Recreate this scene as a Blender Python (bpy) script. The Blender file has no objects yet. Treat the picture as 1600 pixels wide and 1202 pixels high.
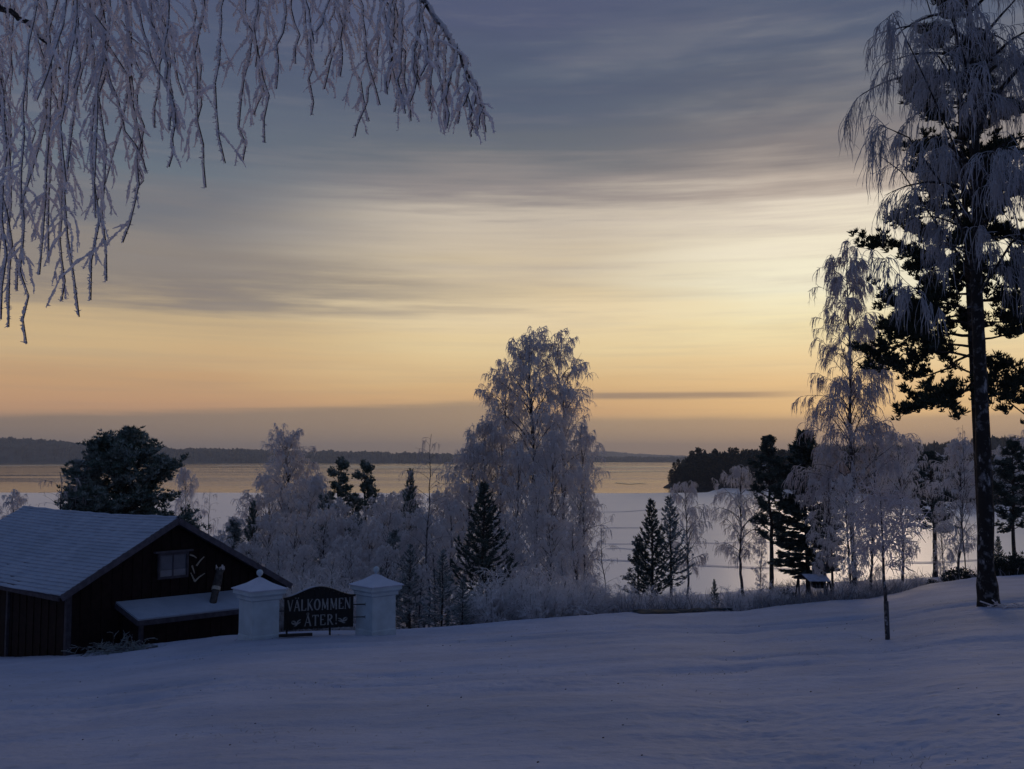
import bpy, math, random
import numpy as np
from mathutils import Vector, Matrix

# ------------------------------------------------------------------ camera, sky, sun, exposure
scene = bpy.context.scene
COL = scene.collection
F = 1550.0                       # focal length in pixels of the 1600 wide photograph
PITCH = math.atan(116.0 / F)
EYE = 1.65
SP, CP = math.sin(PITCH), math.cos(PITCH)
cam_d = bpy.data.cameras.new('camera')
cam_d.sensor_width = 36.0
cam_d.lens = F / 1600 * 36
cam_d.clip_start = 0.1
cam_d.clip_end = 40000
cam = bpy.data.objects.new('camera', cam_d)
COL.objects.link(cam)
cam.location = (0, 0, EYE)
cam.rotation_euler = (math.pi / 2 + PITCH, 0, 0)
scene.camera = cam
scene.view_settings.view_transform = 'Standard'
scene.view_settings.look = 'None'
scene.view_settings.exposure = 0.0
scene.view_settings.gamma = 1.0
scene.view_settings.use_curve_mapping = False
try:
    scene.cycles.use_denoising = True
    scene.cycles.max_bounces = 14
    scene.cycles.diffuse_bounces = 10
    scene.cycles.transmission_bounces = 10
    scene.cycles.volume_bounces = 1
except Exception:
    pass
SUN_AZ, SUN_EL = math.radians(19.0), math.radians(3.5)
sun_d = bpy.data.lights.new('sun', 'SUN')
sun_d.energy = 0.75
sun_d.angle = math.radians(12)
sun_d.color = (1.0, 0.74, 0.5)
sun = bpy.data.objects.new('sun', sun_d)
COL.objects.link(sun)
_sd = Vector((math.sin(SUN_AZ) * math.cos(SUN_EL), math.cos(SUN_AZ) * math.cos(SUN_EL), math.sin(SUN_EL)))
sun.rotation_euler = _sd.to_track_quat('Z', 'Y').to_euler()
sun.location = (60, 170, 60)


def lin(r, g, b):
    def f(c):
        c /= 255.0
        return c / 12.92 if c <= 0.04045 else ((c + 0.055) / 1.055) ** 2.4
    return (f(r), f(g), f(b), 1.0)


class NT:
    """tiny expression builder for node trees"""

    def __init__(s, tree):
        s.t = tree
        s.n = tree.nodes
        s.l = tree.links

    def new(s, ty, **kw):
        nd = s.n.new(ty)
        for k, v in kw.items():
            setattr(nd, k, v)
        return nd

    def put(s, sock, v):
        if hasattr(v, 'is_linked') or isinstance(v, bpy.types.NodeSocket):
            s.l.new(v, sock)
        else:
            sock.default_value = v

    def m(s, op, a, b=0.0, c=0.0, clamp=False):
        nd = s.new('ShaderNodeMath', operation=op, use_clamp=clamp)
        s.put(nd.inputs[0], a)
        s.put(nd.inputs[1], b)
        s.put(nd.inputs[2], c)
        return nd.outputs[0]

    def ss(s, x, a, b):                       # smoothstep, a may be larger than b
        nd = s.new('ShaderNodeMapRange', interpolation_type='SMOOTHSTEP')
        flip = (not hasattr(a, 'node')) and (not hasattr(b, 'node')) and a > b
        s.put(nd.inputs[0], x)
        s.put(nd.inputs[1], b if flip else a)
        s.put(nd.inputs[2], a if flip else b)
        nd.inputs[3].default_value = 1.0 if flip else 0.0
        nd.inputs[4].default_value = 0.0 if flip else 1.0
        return nd.outputs[0]

    def mapr(s, x, a, b, c, d):
        nd = s.new('ShaderNodeMapRange')
        s.put(nd.inputs[0], x)
        for i, v in enumerate((a, b, c, d)):
            s.put(nd.inputs[i + 1], v)
        return nd.outputs[0]

    def mix(s, f, a, b, mode='MIX'):
        nd = s.new('ShaderNodeMix', data_type='RGBA', blend_type=mode)
        s.put(nd.inputs[0], f)
        s.put(nd.inputs[6], a)
        s.put(nd.inputs[7], b)
        return nd.outputs[2]

    def noise(s, vec, scale, detail=2.0, rough=0.5):
        nd = s.new('ShaderNodeTexNoise')
        if vec is not None:
            s.l.new(vec, nd.inputs['Vector'])
        nd.inputs['Scale'].default_value = scale
        nd.inputs['Detail'].default_value = detail
        nd.inputs['Roughness'].default_value = rough
        return nd.outputs[0]

    def ramp(s, fac, stops, interp='LINEAR'):
        nd = s.new('ShaderNodeValToRGB')
        cr = nd.color_ramp
        cr.interpolation = interp
        while len(cr.elements) > 1:
            cr.elements.remove(cr.elements[-1])
        cr.elements[0].position = stops[0][0]
        cr.elements[0].color = stops[0][1]
        for p, c in stops[1:]:
            e = cr.elements.new(p)
            e.color = c
        s.put(nd.inputs[0], fac)
        return nd.outputs[0]

    def scalevec(s, v, sc, loc=(0, 0, 0), rot=(0, 0, 0)):
        nd = s.new('ShaderNodeMapping')
        s.l.new(v, nd.inputs[0])
        nd.inputs[1].default_value = loc
        nd.inputs[2].default_value = rot
        nd.inputs[3].default_value = sc
        return nd.outputs[0]


def build_world():
    w = bpy.data.worlds.new('World')
    scene.world = w
    w.use_nodes = True
    t = NT(w.node_tree)
    t.n.clear()
    out = t.new('ShaderNodeOutputWorld')
    bg = t.new('ShaderNodeBackground')
    tc = t.new('ShaderNodeTexCoord')
    d = tc.outputs['Generated']
    sep = t.new('ShaderNodeSeparateXYZ')
    t.l.new(d, sep.inputs[0])
    x, y, z = sep.outputs
    DEG = 180 / math.pi
    el = t.m('MULTIPLY', t.m('ARCSINE', z), DEG)
    az = t.m('MULTIPLY', t.m('ARCTAN2', x, y), DEG)
    # streaky cloud noise: strongly flattened in height
    v1 = t.scalevec(d, (1.9, 1.9, 24.0), rot=(0, math.radians(2.2), 0))
    n1 = t.noise(v1, 1.6, 4.0, 0.55)
    v2 = t.scalevec(d, (3.0, 3.0, 85.0), loc=(4, 1, 2), rot=(0, math.radians(-0.7), 0))
    n2 = t.noise(v2, 1.5, 5.0, 0.6)
    v3 = t.scalevec(d, (9.0, 9.0, 75.0), loc=(1, 7, 3), rot=(0, math.radians(2.0), 0))
    n3 = t.noise(v3, 1.3, 4.0, 0.6)
    # the layers of cloud wander up and down a little
    amp = t.mapr(el, 2.0, 14.0, 0.25, 4.6)
    amp.node.clamp = True
    e1 = t.m('ADD', el, t.m('MULTIPLY', t.m('SUBTRACT', n1, 0.5), amp))
    e1 = t.m('ADD', e1, t.m('MULTIPLY', t.m('SUBTRACT', n2, 0.5), t.m('MULTIPLY', amp, 0.45)))
    v4 = t.scalevec(d, (3.2, 3.2, 42.0), loc=(8, 3, 5), rot=(0, math.radians(-1.5), 0))
    n4 = t.noise(v4, 1.5, 5.0, 0.58)
    amp4 = t.mapr(el, 4.0, 14.0, 0.0, 1.7)
    amp4.node.clamp = True
    e1 = t.m('ADD', e1, t.m('MULTIPLY', t.m('SUBTRACT', n4, 0.5), amp4))
    fac = t.m('DIVIDE', e1, 90.0, clamp=True)

    def stops(lst):
        return [(e / 90.0, lin(*c)) for e, c in lst]
    sun_side = t.ramp(fac, stops([(0, (188, 162, 128)), (2.4, (244, 200, 138)), (4.3, (244, 206, 150)),
                                  (7.3, (254, 238, 188)), (9.4, (255, 249, 218)), (11.7, (251, 241, 214)),
                                  (13.9, (234, 221, 202)), (15.4, (190, 176, 164)), (17.2, (139, 132, 131)),
                                  (19.3, (111, 114, 123)), (22, (88, 99, 120)), (25.4, (81, 92, 119)),
                                  (38, (81, 96, 128)), (60, (77, 95, 130)), (90, (75, 94, 130))]))
    far_side = t.ramp(fac, stops([(0, (160, 137, 118)), (2.9, (212, 164, 122)), (4.3, (214, 171, 124)),
                                  (6.2, (220, 189, 141)), (7.9, (204, 179, 140)), (9.6, (160, 147, 132)),
                                  (11.7, (142, 135, 130)), (13.6, (118, 120, 127)), (15.4, (106, 117, 129)),
                                  (18, (96, 107, 124)), (22, (82, 93, 118)), (25, (78, 87, 116)),
                                  (38, (80, 95, 128)), (60, (77, 95, 130)), (90, (75, 94, 130))]))
    mid_side = t.ramp(fac, stops([(0, (170, 147, 122)), (2.9, (228, 181, 128)), (4.3, (234, 195, 139)),
                                  (6.2, (244, 218, 166)), (8.3, (244, 222, 180)), (9.6, (222, 202, 166)),
                                  (11.7, (215, 199, 174)), (14.0, (206, 193, 176)), (15.5, (150, 142, 140)),
                                  (17.2, (110, 115, 122)), (20, (93, 104, 122)), (22, (84, 95, 118)),
                                  (25, (80, 88, 117)), (38, (80, 95, 128)), (60, (77, 95, 130)), (90, (75, 94, 130))]))
    back = t.ramp(fac, stops([(0, (96, 102, 126)), (6, (86, 98, 127)), (20, (74, 93, 129)), (60, (74, 93, 129)),
                              (90, (75, 94, 130))]))
    azw = t.m('ADD', az, t.m('MULTIPLY', t.m('SUBTRACT', n1, 0.5), 10.0))
    c = t.mix(t.ss(azw, -19.0, -2.0), far_side, mid_side)
    c = t.mix(t.ss(azw, 2.0, 17.0), c, sun_side)
    c = t.mix(t.ss(az, 34.0, 62.0), c, far_side)
    aabs = t.m('ABSOLUTE', t.m('SUBTRACT', az, 0.0))
    c = t.mix(t.ss(aabs, 55.0, 130.0), c, back)
    # grey cloud bar in the left of the sky
    cb = t.m('MULTIPLY', t.ss(e1, 7.4, 9.0), t.ss(e1, 12.0, 9.4))
    cb = t.m('MULTIPLY', cb, t.ss(azw, 3.0, -15.0))
    cb = t.m('MULTIPLY', cb, t.ss(az, -75.0, -45.0))
    cb = t.m('MULTIPLY', cb, t.ss(n4, 0.3, 0.6))
    c = t.mix(t.m('MULTIPLY', cb, 0.7), c, lin(126, 119, 119))
    # fine streaks
    st = t.m('MULTIPLY', t.ss(n2, 0.42, 0.72), t.ss(el, 22.0, 12.0))
    c = t.mix(t.m('MULTIPLY', st, 0.14), c, lin(150, 134, 128))
    st4 = t.m('MULTIPLY', t.ss(n4, 0.5, 0.72), t.m('MULTIPLY', t.ss(el, 5.0, 9.0), t.ss(el, 30.0, 18.0)))
    c = t.mix(t.m('MULTIPLY', st4, 0.2), c, lin(158, 150, 148))
    st2 = t.m('MULTIPLY', t.ss(n3, 0.52, 0.75), t.ss(el, 14.0, 22.0))
    st2 = t.m('MULTIPLY', st2, t.ss(az, -30.0, 25.0))
    st2 = t.m('MULTIPLY', st2, t.ss(el, 40.0, 24.0))
    c = t.mix(t.m('MULTIPLY', st2, 0.2), c, lin(136, 136, 142))
    v5 = t.scalevec(d, (2.2, 2.2, 15.0), loc=(2, 9, 4), rot=(0, math.radians(7), 0))
    n5 = t.noise(v5, 1.6, 4.0, 0.55)
    w5 = t.m('MULTIPLY', t.ss(n5, 0.42, 0.68), t.m('MULTIPLY', t.ss(el, 14.0, 18.0), t.ss(el, 27.0, 19.5)))
    c = t.mix(t.m('MULTIPLY', t.m('MULTIPLY', w5, t.ss(az, -10.0, 20.0)), 0.5), c, lin(160, 156, 154))
    w6 = t.m('MULTIPLY', t.ss(n5, 0.58, 0.36), t.m('MULTIPLY', t.ss(el, 16.0, 20.0), t.ss(el, 60.0, 30.0)))
    c = t.mix(t.m('MULTIPLY', w6, 0.35), c, lin(74, 84, 108))
    # low bank of cloud along the horizon
    wob = t.m('MULTIPLY', t.m('SUBTRACT', n2, 0.5), 0.5)
    wob2 = t.m('MULTIPLY', t.m('SUBTRACT', n3, 0.5), 0.25)
    topl = t.mapr(az, -28.0, -3.0, 2.25, 3.35)
    topl.node.clamp = True
    topr = t.m('SUBTRACT', topl, t.m('MULTIPLY', t.ss(az, -1.0, 4.0), 0.95))
    rel = t.m('ADD', t.m('SUBTRACT', e1, topr), t.m('ADD', wob, wob2))
    low = t.ss(rel, 0.22, -0.34)
    lowc = t.ramp(t.m('DIVIDE', t.m('ADD', az, 30.0), 60.0, clamp=True),
                  [(0.0, lin(140, 123, 109)), (0.35, lin(160, 139, 118)), (0.6, lin(178, 153, 124)), (1.0, lin(190, 162, 130))])
    low = t.m('MULTIPLY', low, t.ss(aabs, 75.0, 40.0))
    c = t.mix(t.m('MULTIPLY', low, 0.88), c, lowc)
    # thin dark streak right of the middle
    k = t.m('ADD', t.m('SUBTRACT', el, 3.62), t.m('MULTIPLY', wob, 0.8))
    sk = t.m('MULTIPLY', t.ss(k, -0.32, -0.02), t.ss(k, 0.3, 0.05))
    sk = t.m('MULTIPLY', sk, t.m('MULTIPLY', t.ss(az, 1.0, 5.5), t.ss(az, 19.0, 12.0)))
    c = t.mix(t.m('MULTIPLY', sk, 0.8), c, lin(150, 130, 114))
    # physical clear sky behind the clouds
    sky = t.new('ShaderNodeTexSky')
    sky.sky_type = 'NISHITA'
    sky.sun_disc = False
    sky.sun_elevation = SUN_EL
    sky.sun_rotation = SUN_AZ
    hs = t.mix(1.0, sky.outputs[0], (0.05, 0.05, 0.05, 1), 'MULTIPLY')
    c = t.mix(0.06, c, hs)
    t.l.new(c, bg.inputs[0])
    bg.inputs[1].default_value = 1.0
    t.l.new(bg.outputs[0], out.inputs[0])


build_world()

# ------------------------------------------------------------------ picture geometry -> world


def dep(py):
    v = (601.0 - py) / F
    return -(SP + v * CP) / (CP - v * SP)


def P(px, py, Y):
    """the point at depth Y seen at a pixel of the photograph"""
    v = (601.0 - py) / F
    u = (px - 800.0) / F
    yy = CP - v * SP
    return np.array([u / yy * Y, Y, EYE - dep(py) * Y])


def srand(seed):
    return np.random.default_rng(seed)


def _hash(ix, iy, seed):
    h = (ix.astype(np.int64) * 374761393 + iy.astype(np.int64) * 668265263 + seed * 982451653) & 0xFFFFFFFF
    h = ((h ^ (h >> 13)) * 1274126177) & 0xFFFFFFFF
    h = (h ^ (h >> 16)) & 0xFFFFFFFF
    return h / 4294967295.0


def vnoise(x, y, seed=0):
    ix, iy = np.floor(x), np.floor(y)
    fx, fy = x - ix, y - iy
    fx = fx * fx * fx * (fx * (fx * 6 - 15) + 10)
    fy = fy * fy * fy * (fy * (fy * 6 - 15) + 10)
    a = _hash(ix, iy, seed)
    b = _hash(ix + 1, iy, seed)
    c = _hash(ix, iy + 1, seed)
    d = _hash(ix + 1, iy + 1, seed)
    return (a + (b - a) * fx) * (1 - fy) + (c + (d - c) * fx) * fy - 0.5


LAKE = EYE - 16.0
CPX = np.array([-200, 0, 150, 250, 350, 440, 620, 800, 1000, 1100, 1150, 1200, 1250, 1300, 1350, 1400, 1450, 1520, 1600, 1800.])
CPY = np.array([1041, 1029, 1020, 1008, 997, 992, 986, 972, 958, 956, 955, 948, 942, 937, 934, 925, 912, 903, 896, 885.])
CYD = np.array([29, 29, 28.5, 28.5, 28.5, 28.5, 29, 30, 32, 33, 34, 35, 36, 37, 38, 40, 42, 43, 45, 46.])
CSL = (np.array([dep(a) for a in CPY]) * CYD - EYE) / (np.sqrt(CYD ** 2 + 1) - 1)
SPX = np.array([0, 700, 950, 1100, 1205, 1290, 1400, 1500, 1600.])
SZ = EYE - 60 * np.array([dep(a) for a in (950, 948, 941, 934, 922, 913, 905, 899, 893)])


def ground_z(X, Y):
    X = np.asarray(X, float)
    Y = np.asarray(Y, float)
    px = 800 + F * X / np.maximum(Y, 7.0)
    px = np.clip(px, -200, 1800)
    s = np.interp(px, CPX, CSL)
    dc = np.interp(px, CPX, CYD)
    zs = np.interp(px, SPX, SZ)
    Yp = np.maximum(Y, 0)
    # ease in behind the camera
    near = -s * (np.sqrt(Yp * Yp + 1.0) - 1.0)
    zc = -s * (np.sqrt(dc * dc + 1.0) - 1.0)
    t = np.clip((Y - dc) / (60 - dc), 0, 1)
    mid = zc + (zs - zc) * t - np.sin(np.pi * np.clip(t, 0, 1)) * np.clip((60 - dc) / 30, 0, 1) * 0.9
    u = np.clip((Y - 60) / 55.0, 0, 1)
    far = zs + (LAKE - 0.9 - zs) * (u * u * (3 - 2 * u) * 0.5 + u * 0.5)
    z = np.where(Y < dc, near, np.where(Y < 60, mid, far))
    z = np.where(Y > 115, LAKE - 0.9, z)
    w = np.clip(1.2 - np.abs(Y) / 100.0, 0, 1)
    z = z + w * (vnoise(X * 0.16, Y * 0.16, 3) * 0.16 + vnoise(X * 0.5, Y * 0.5, 5) * 0.05)
    return z


def gz(x, y):
    return float(ground_z(np.array([x]), np.array([y]))[0])


# ------------------------------------------------------------------ mesh helpers


class G:
    def __init__(s):
        s.v, s.q, s.t, s.n = [], [], [], 0

    def add(s, V, Q=None, T=None):
        V = np.asarray(V, float).reshape(-1, 3)
        if Q is not None and len(Q):
            s.q.append(np.asarray(Q, np.int64).reshape(-1, 4) + s.n)
        if T is not None and len(T):
            s.t.append(np.asarray(T, np.int64).reshape(-1, 3) + s.n)
        s.v.append(V)
        s.n += len(V)
        return s

    def mesh(s, name, mat, smooth=True):
        me = bpy.data.meshes.new(name)
        V = np.concatenate(s.v) if s.v else np.zeros((0, 3))
        Q = np.concatenate(s.q) if s.q else np.zeros((0, 4), np.int64)
        T = np.concatenate(s.t) if s.t else np.zeros((0, 3), np.int64)
        me.vertices.add(len(V))
        me.vertices.foreach_set('co', V.astype(np.float32).ravel())
        nl = Q.size + T.size
        me.loops.add(nl)
        me.loops.foreach_set('vertex_index', np.concatenate([Q.ravel(), T.ravel()]).astype(np.int32))
        npoly = len(Q) + len(T)
        me.polygons.add(npoly)
        st = np.concatenate([np.arange(len(Q)) * 4, Q.size + np.arange(len(T)) * 3]).astype(np.int32)
        me.polygons.foreach_set('loop_start', st)
        me.polygons.foreach_set('use_smooth', np.full(npoly, smooth, dtype=bool))
        me.update(calc_edges=True)
        me.materials.append(mat)
        return me


def norm(a):
    return a / np.maximum(np.linalg.norm(a, axis=-1, keepdims=True), 1e-9)


def tubes(g, Pn, R, m=3, cap=False):
    """Pn (S,K,3) centre lines, R (S,K) radii"""
    Pn = np.asarray(Pn, float)
    S, K, _ = Pn.shape
    T = norm(np.gradient(Pn, axis=1))
    mean = norm(T.mean(axis=1))
    ref = np.where(np.abs(mean[:, :1]) > 0.75, np.array([[0.1, 1.0, 0.2]]), np.array([[1.0, 0.15, 0.1]]))
    ref = np.repeat(ref[:, None, :], K, axis=1)
    A = norm(np.cross(T, ref))
    B = np.cross(T, A)
    ang = np.arange(m) * 2 * np.pi / m
    V = Pn[:, :, None, :] + R[:, :, None, None] * (np.cos(ang)[None, None, :, None] * A[:, :, None, :] + np.sin(ang)[None, None, :, None] * B[:, :, None, :])
    idx = np.arange(S * K * m).reshape(S, K, m)
    a = idx[:, :-1, :]
    b = idx[:, 1:, :]
    a2 = np.roll(a, -1, axis=2)
    b2 = np.roll(b, -1, axis=2)
    Q = np.stack([a, a2, b2, b], axis=-1).reshape(-1, 4)
    g.add(V, Q)
    return g


def curves(P0, D0, L, K, droop, wob, rng):
    N = len(P0)
    L = np.broadcast_to(np.asarray(L, float), (N,))
    droop = np.broadcast_to(np.asarray(droop, float), (N,))
    D = norm(np.asarray(D0, float))
    p = np.asarray(P0, float)
    out = [p]
    for k in range(K - 1):
        D = D + rng.normal(0, wob, (N, 3))
        D[:, 2] -= droop / (K - 1)
        D = norm(D)
        p = p + D * (L / (K - 1))[:, None]
        out.append(p)
    return np.stack(out, axis=1)


def along(C, idx, s):
    """points and tangents at parameter s (0..1) of the curves C[idx]"""
    K = C.shape[1]
    f = np.clip(s, 0, 0.9999) * (K - 1)
    k = f.astype(int)
    fr = (f - k)[:, None]
    a, b = C[idx, k], C[idx, k + 1]
    return a + (b - a) * fr, norm(b - a)


def box(g, c, u, v, w):
    """box with centre c and half axes u, v, w"""
    c, u, v, w = (np.asarray(a, float) for a in (c, u, v, w))
    V = [c + i * u + j * v + k * w for i in (-1, 1) for j in (-1, 1) for k in (-1, 1)]
    Q = [(0, 1, 3, 2), (4, 6, 7, 5), (0, 4, 5, 1), (2, 3, 7, 6), (0, 2, 6, 4), (1, 5, 7, 3)]
    if np.dot(np.cross(u, v), w) < 0:
        Q = [q[::-1] for q in Q]
    g.add(V, Q)
    return g


def extrude(g, pts, n, th):
    """polygon pts (counterclockwise seen from n) given thickness th along n"""
    pts = np.asarray(pts, float)
    n = np.asarray(n, float)
    N = len(pts)
    V = np.concatenate([pts + n * th, pts])
    c0, c1 = pts.mean(0) + n * th, pts.mean(0)
    V = np.concatenate([V, [c0, c1]])
    T, Q = [], []
    for i in range(N):
        j = (i + 1) % N
        T.append((i, j, 2 * N))
        T.append((N + j, N + i, 2 * N + 1))
        Q.append((i, N + i, N + j, j))
    g.add(V, Q, T)
    return g


# ------------------------------------------------------------------ objects


def tag(o, label=None, cat=None, group=None, kind=None):
    if label:
        o['label'] = label
    if cat:
        o['category'] = cat
    if group:
        o['group'] = group
    if kind:
        o['kind'] = kind
    return o


def thing(name, label, cat, loc, rz=0.0, group=None, scale=(1, 1, 1)):
    o = bpy.data.objects.new(name, None)
    o.empty_display_size = 0.2
    COL.objects.link(o)
    o.location = loc
    o.rotation_euler = (0, 0, rz)
    o.scale = scale
    return tag(o, label, cat, group)


def part(name, me, parent=None, kind=None, loc=None, label=None):
    o = bpy.data.objects.new(name, me)
    COL.objects.link(o)
    if parent is not None:
        o.parent = parent
    if loc is not None:
        o.location = loc
    if kind:
        o['kind'] = kind
    if label:
        o['label'] = label
    return o


# ------------------------------------------------------------------ materials


def material(name):
    m = bpy.data.materials.new(name)
    m.use_nodes = True
    t = NT(m.node_tree)
    t.n.clear()
    out = t.new('ShaderNodeOutputMaterial')
    tc = t.new('ShaderNodeTexCoord')
    return m, t, out, tc.outputs['Object']


def principled(t, out, col, rough=0.8, spec=0.3, bump=None, bs=0.3, bd=0.02):
    b = t.new('ShaderNodeBsdfPrincipled')
    t.put(b.inputs['Base Color'], col)
    t.put(b.inputs['Roughness'], rough)
    b.inputs['Specular IOR Level'].default_value = spec
    if bump is not None:
        bn = t.new('ShaderNodeBump')
        bn.inputs['Strength'].default_value = bs
        bn.inputs['Distance'].default_value = bd
        t.l.new(bump, bn.inputs['Height'])
        t.l.new(bn.outputs[0], b.inputs['Normal'])
    t.l.new(b.outputs[0], out.inputs[0])
    return b


def mat_frost(name, c0, c1, core, scale, trans=0.3, coremix=0.5):
    m, t, out, ob = material(name)
    n = t.noise(ob, scale, 3.0, 0.6)
    n2 = t.noise(ob, scale * 0.15, 2.0, 0.5)
    c = t.mix(t.ss(n, 0.35, 0.65), c0, c1)
    c = t.mix(t.m('MULTIPLY', t.ss(n, 0.5, 0.3), coremix), c, core)
    c = t.mix(t.m('MULTIPLY', t.ss(n2, 0.45, 0.7), 0.25), c, (c0[0] * 1.0, c0[1] * 0.93, c0[2] * 0.93, 1))
    d = t.new('ShaderNodeBsdfDiffuse')
    tr = t.new('ShaderNodeBsdfTranslucent')
    mx = t.new('ShaderNodeMixShader')
    mx.inputs[0].default_value = trans
    t.l.new(c, d.inputs[0])
    t.l.new(c, tr.inputs[0])
    t.l.new(d.outputs[0], mx.inputs[1])
    t.l.new(tr.outputs[0], mx.inputs[2])
    t.l.new(mx.outputs[0], out.inputs[0])
    return m


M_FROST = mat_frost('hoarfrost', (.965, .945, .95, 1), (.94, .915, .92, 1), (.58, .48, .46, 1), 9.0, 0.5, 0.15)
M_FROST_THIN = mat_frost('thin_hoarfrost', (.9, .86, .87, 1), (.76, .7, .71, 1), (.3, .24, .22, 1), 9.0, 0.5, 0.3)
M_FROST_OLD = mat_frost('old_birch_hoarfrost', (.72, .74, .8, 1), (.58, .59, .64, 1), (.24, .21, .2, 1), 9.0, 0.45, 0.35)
M_FROST_NEAR = mat_frost('hoarfrost_near', (.97, .955, .97, 1), (.94, .92, .94, 1), (.5, .43, .43, 1), 55.0, 0.45, 0.2)


def mat_bark(name, dark, light, lo, hi, scale, stretch, frost=0.0):
    m, t, out, ob = material(name)
    v = t.scalevec(ob, stretch)
    n = t.noise(v, scale, 5.0, 0.65)
    n2 = t.noise(ob, scale * 4, 3.0, 0.6)
    c = t.mix(t.ss(n, lo, hi), dark, light)
    c = t.mix(t.m('MULTIPLY', t.ss(n2, 0.5, 0.7), 0.5), c, (dark[0] * 0.6, dark[1] * 0.6, dark[2] * 0.6, 1))
    if frost:
        n3 = t.noise(ob, scale * 1.7, 3.0, 0.6)
        c = t.mix(t.m('MULTIPLY', t.ss(n3, 0.52, 0.7), frost), c, (.55, .55, .6, 1))
    principled(t, out, c, 0.9, 0.2, n, 0.8, 0.03)
    return m


M_BIRCH = mat_bark('birch_bark', (.06, .052, .052, 1), (.32, .3, .31, 1), 0.5, 0.62, 2.2, (1, 1, 0.55), 0.75)
M_BIRCH_OLD = mat_bark('old_birch_bark', (.024, .021, .02, 1), (.3, .29, .3, 1), 0.6, 0.66, 3.0, (1.6, 1.6, .55), 0.25)
M_PINEBARK = mat_bark('pine_bark', (.035, .028, .025, 1), (.1, .075, .06, 1), 0.45, 0.65, 5.0, (1, 1, 0.4), 0.15)
M_LIMB = mat_bark('dark_twig_bark', (.04, .034, .034, 1), (.16, .145, .15, 1), 0.45, 0.65, 9.0, (1, 1, 1), 0.7)


def mat_needle(name, dark, light, frost, fr):
    m, t, out, ob = material(name)
    n = t.noise(ob, 1.4, 3.0, 0.6)
    n2 = t.noise(ob, 7.0, 3.0, 0.6)
    c = t.mix(t.ss(n, 0.35, 0.65), dark, light)
    nn = t.m('ADD', t.m('MULTIPLY', n, 0.5), t.m('MULTIPLY', n2, 0.5))
    c = t.mix(t.m('MULTIPLY', t.ss(nn, 0.62 - 0.3 * fr, 0.72 - 0.15 * fr), fr), c, frost)
    principled(t, out, c, 0.7, 0.2)
    return m


M_NEEDLE = mat_needle('pine_needles', (.06, .1, .08, 1), (.09, .13, .095, 1), (.5, .56, .58, 1), 0.6)
M_NEEDLE_DARK = mat_needle('dark_pine_needles', (.045, .07, .06, 1), (.07, .1, .075, 1), (.42, .47, .5, 1), 0.45)
M_NEEDLE_OLD = mat_needle('old_pine_needles', (.024, .034, .024, 1), (.045, .058, .036, 1), (.3, .33, .36, 1), 0.2)
M_NEEDLE_FROST = mat_needle('frosted_needles', (.07, .1, .09, 1), (.12, .16, .15, 1), (.6, .64, .66, 1), 0.75)
M_FAR_NEEDLE = mat_needle('far_needles', (.022, .034, .028, 1), (.042, .058, .042, 1), (.3, .33, .34, 1), 0.22)


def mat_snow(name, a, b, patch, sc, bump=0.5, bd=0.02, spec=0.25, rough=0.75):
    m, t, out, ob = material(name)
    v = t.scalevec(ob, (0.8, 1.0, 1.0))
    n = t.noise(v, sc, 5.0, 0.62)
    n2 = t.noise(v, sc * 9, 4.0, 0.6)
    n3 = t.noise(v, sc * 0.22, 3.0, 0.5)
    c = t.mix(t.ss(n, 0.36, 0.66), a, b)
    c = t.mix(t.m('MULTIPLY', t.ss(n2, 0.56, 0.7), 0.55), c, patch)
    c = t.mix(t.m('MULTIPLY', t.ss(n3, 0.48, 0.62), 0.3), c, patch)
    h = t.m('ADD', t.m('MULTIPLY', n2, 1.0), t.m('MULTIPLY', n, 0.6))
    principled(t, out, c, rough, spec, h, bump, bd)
    return m


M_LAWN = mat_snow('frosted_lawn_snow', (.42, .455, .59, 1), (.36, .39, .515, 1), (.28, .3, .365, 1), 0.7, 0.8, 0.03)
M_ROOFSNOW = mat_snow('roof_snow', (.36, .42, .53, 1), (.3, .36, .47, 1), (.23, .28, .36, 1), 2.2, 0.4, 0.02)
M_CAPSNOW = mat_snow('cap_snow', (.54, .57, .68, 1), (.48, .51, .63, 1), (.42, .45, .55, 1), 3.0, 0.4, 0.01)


def mat_ice():
    m, t, out, ob = material('snowy_lake_ice')
    v = t.scalevec(ob, (0.02, 0.06, 1.0))
    n = t.noise(v, 1.0, 4.0, 0.6)
    v2 = t.scalevec(ob, (0.01, 0.12, 1.0))
    n2 = t.noise(v2, 1.0, 3.0, 0.6)
    c = t.mix(t.ss(n, 0.35, 0.65), (.92, .86, .87, 1), (.86, .81, .84, 1))
    c = t.mix(t.m('MULTIPLY', t.ss(n2, 0.5, 0.7), 0.3), c, (.76, .73, .8, 1))
    nb = t.noise(t.scalevec(ob, (1, 1, 1)), 1.2, 4.0, 0.6)
    b = principled(t, out, c, 0.42, 1.0, nb, 0.25, 0.03)
    b.inputs['Sheen Weight'].default_value = 0.5
    b.inputs['Sheen Roughness'].default_value = 0.4
    return m


M_ICE = mat_ice()


def mat_plain(name, col, rough=0.8, spec=0.3, var=0.25, scale=8.0, bs=0.2):
    m, t, out, ob = material(name)
    n = t.noise(ob, scale, 4.0, 0.6)
    c = t.mix(t.ss(n, 0.3, 0.7), tuple(x * (1 - var) for x in col[:3]) + (1,), tuple(min(1, x * (1 + var)) for x in col[:3]) + (1,))
    principled(t, out, c, rough, spec, n, bs, 0.01)
    return m


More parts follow.
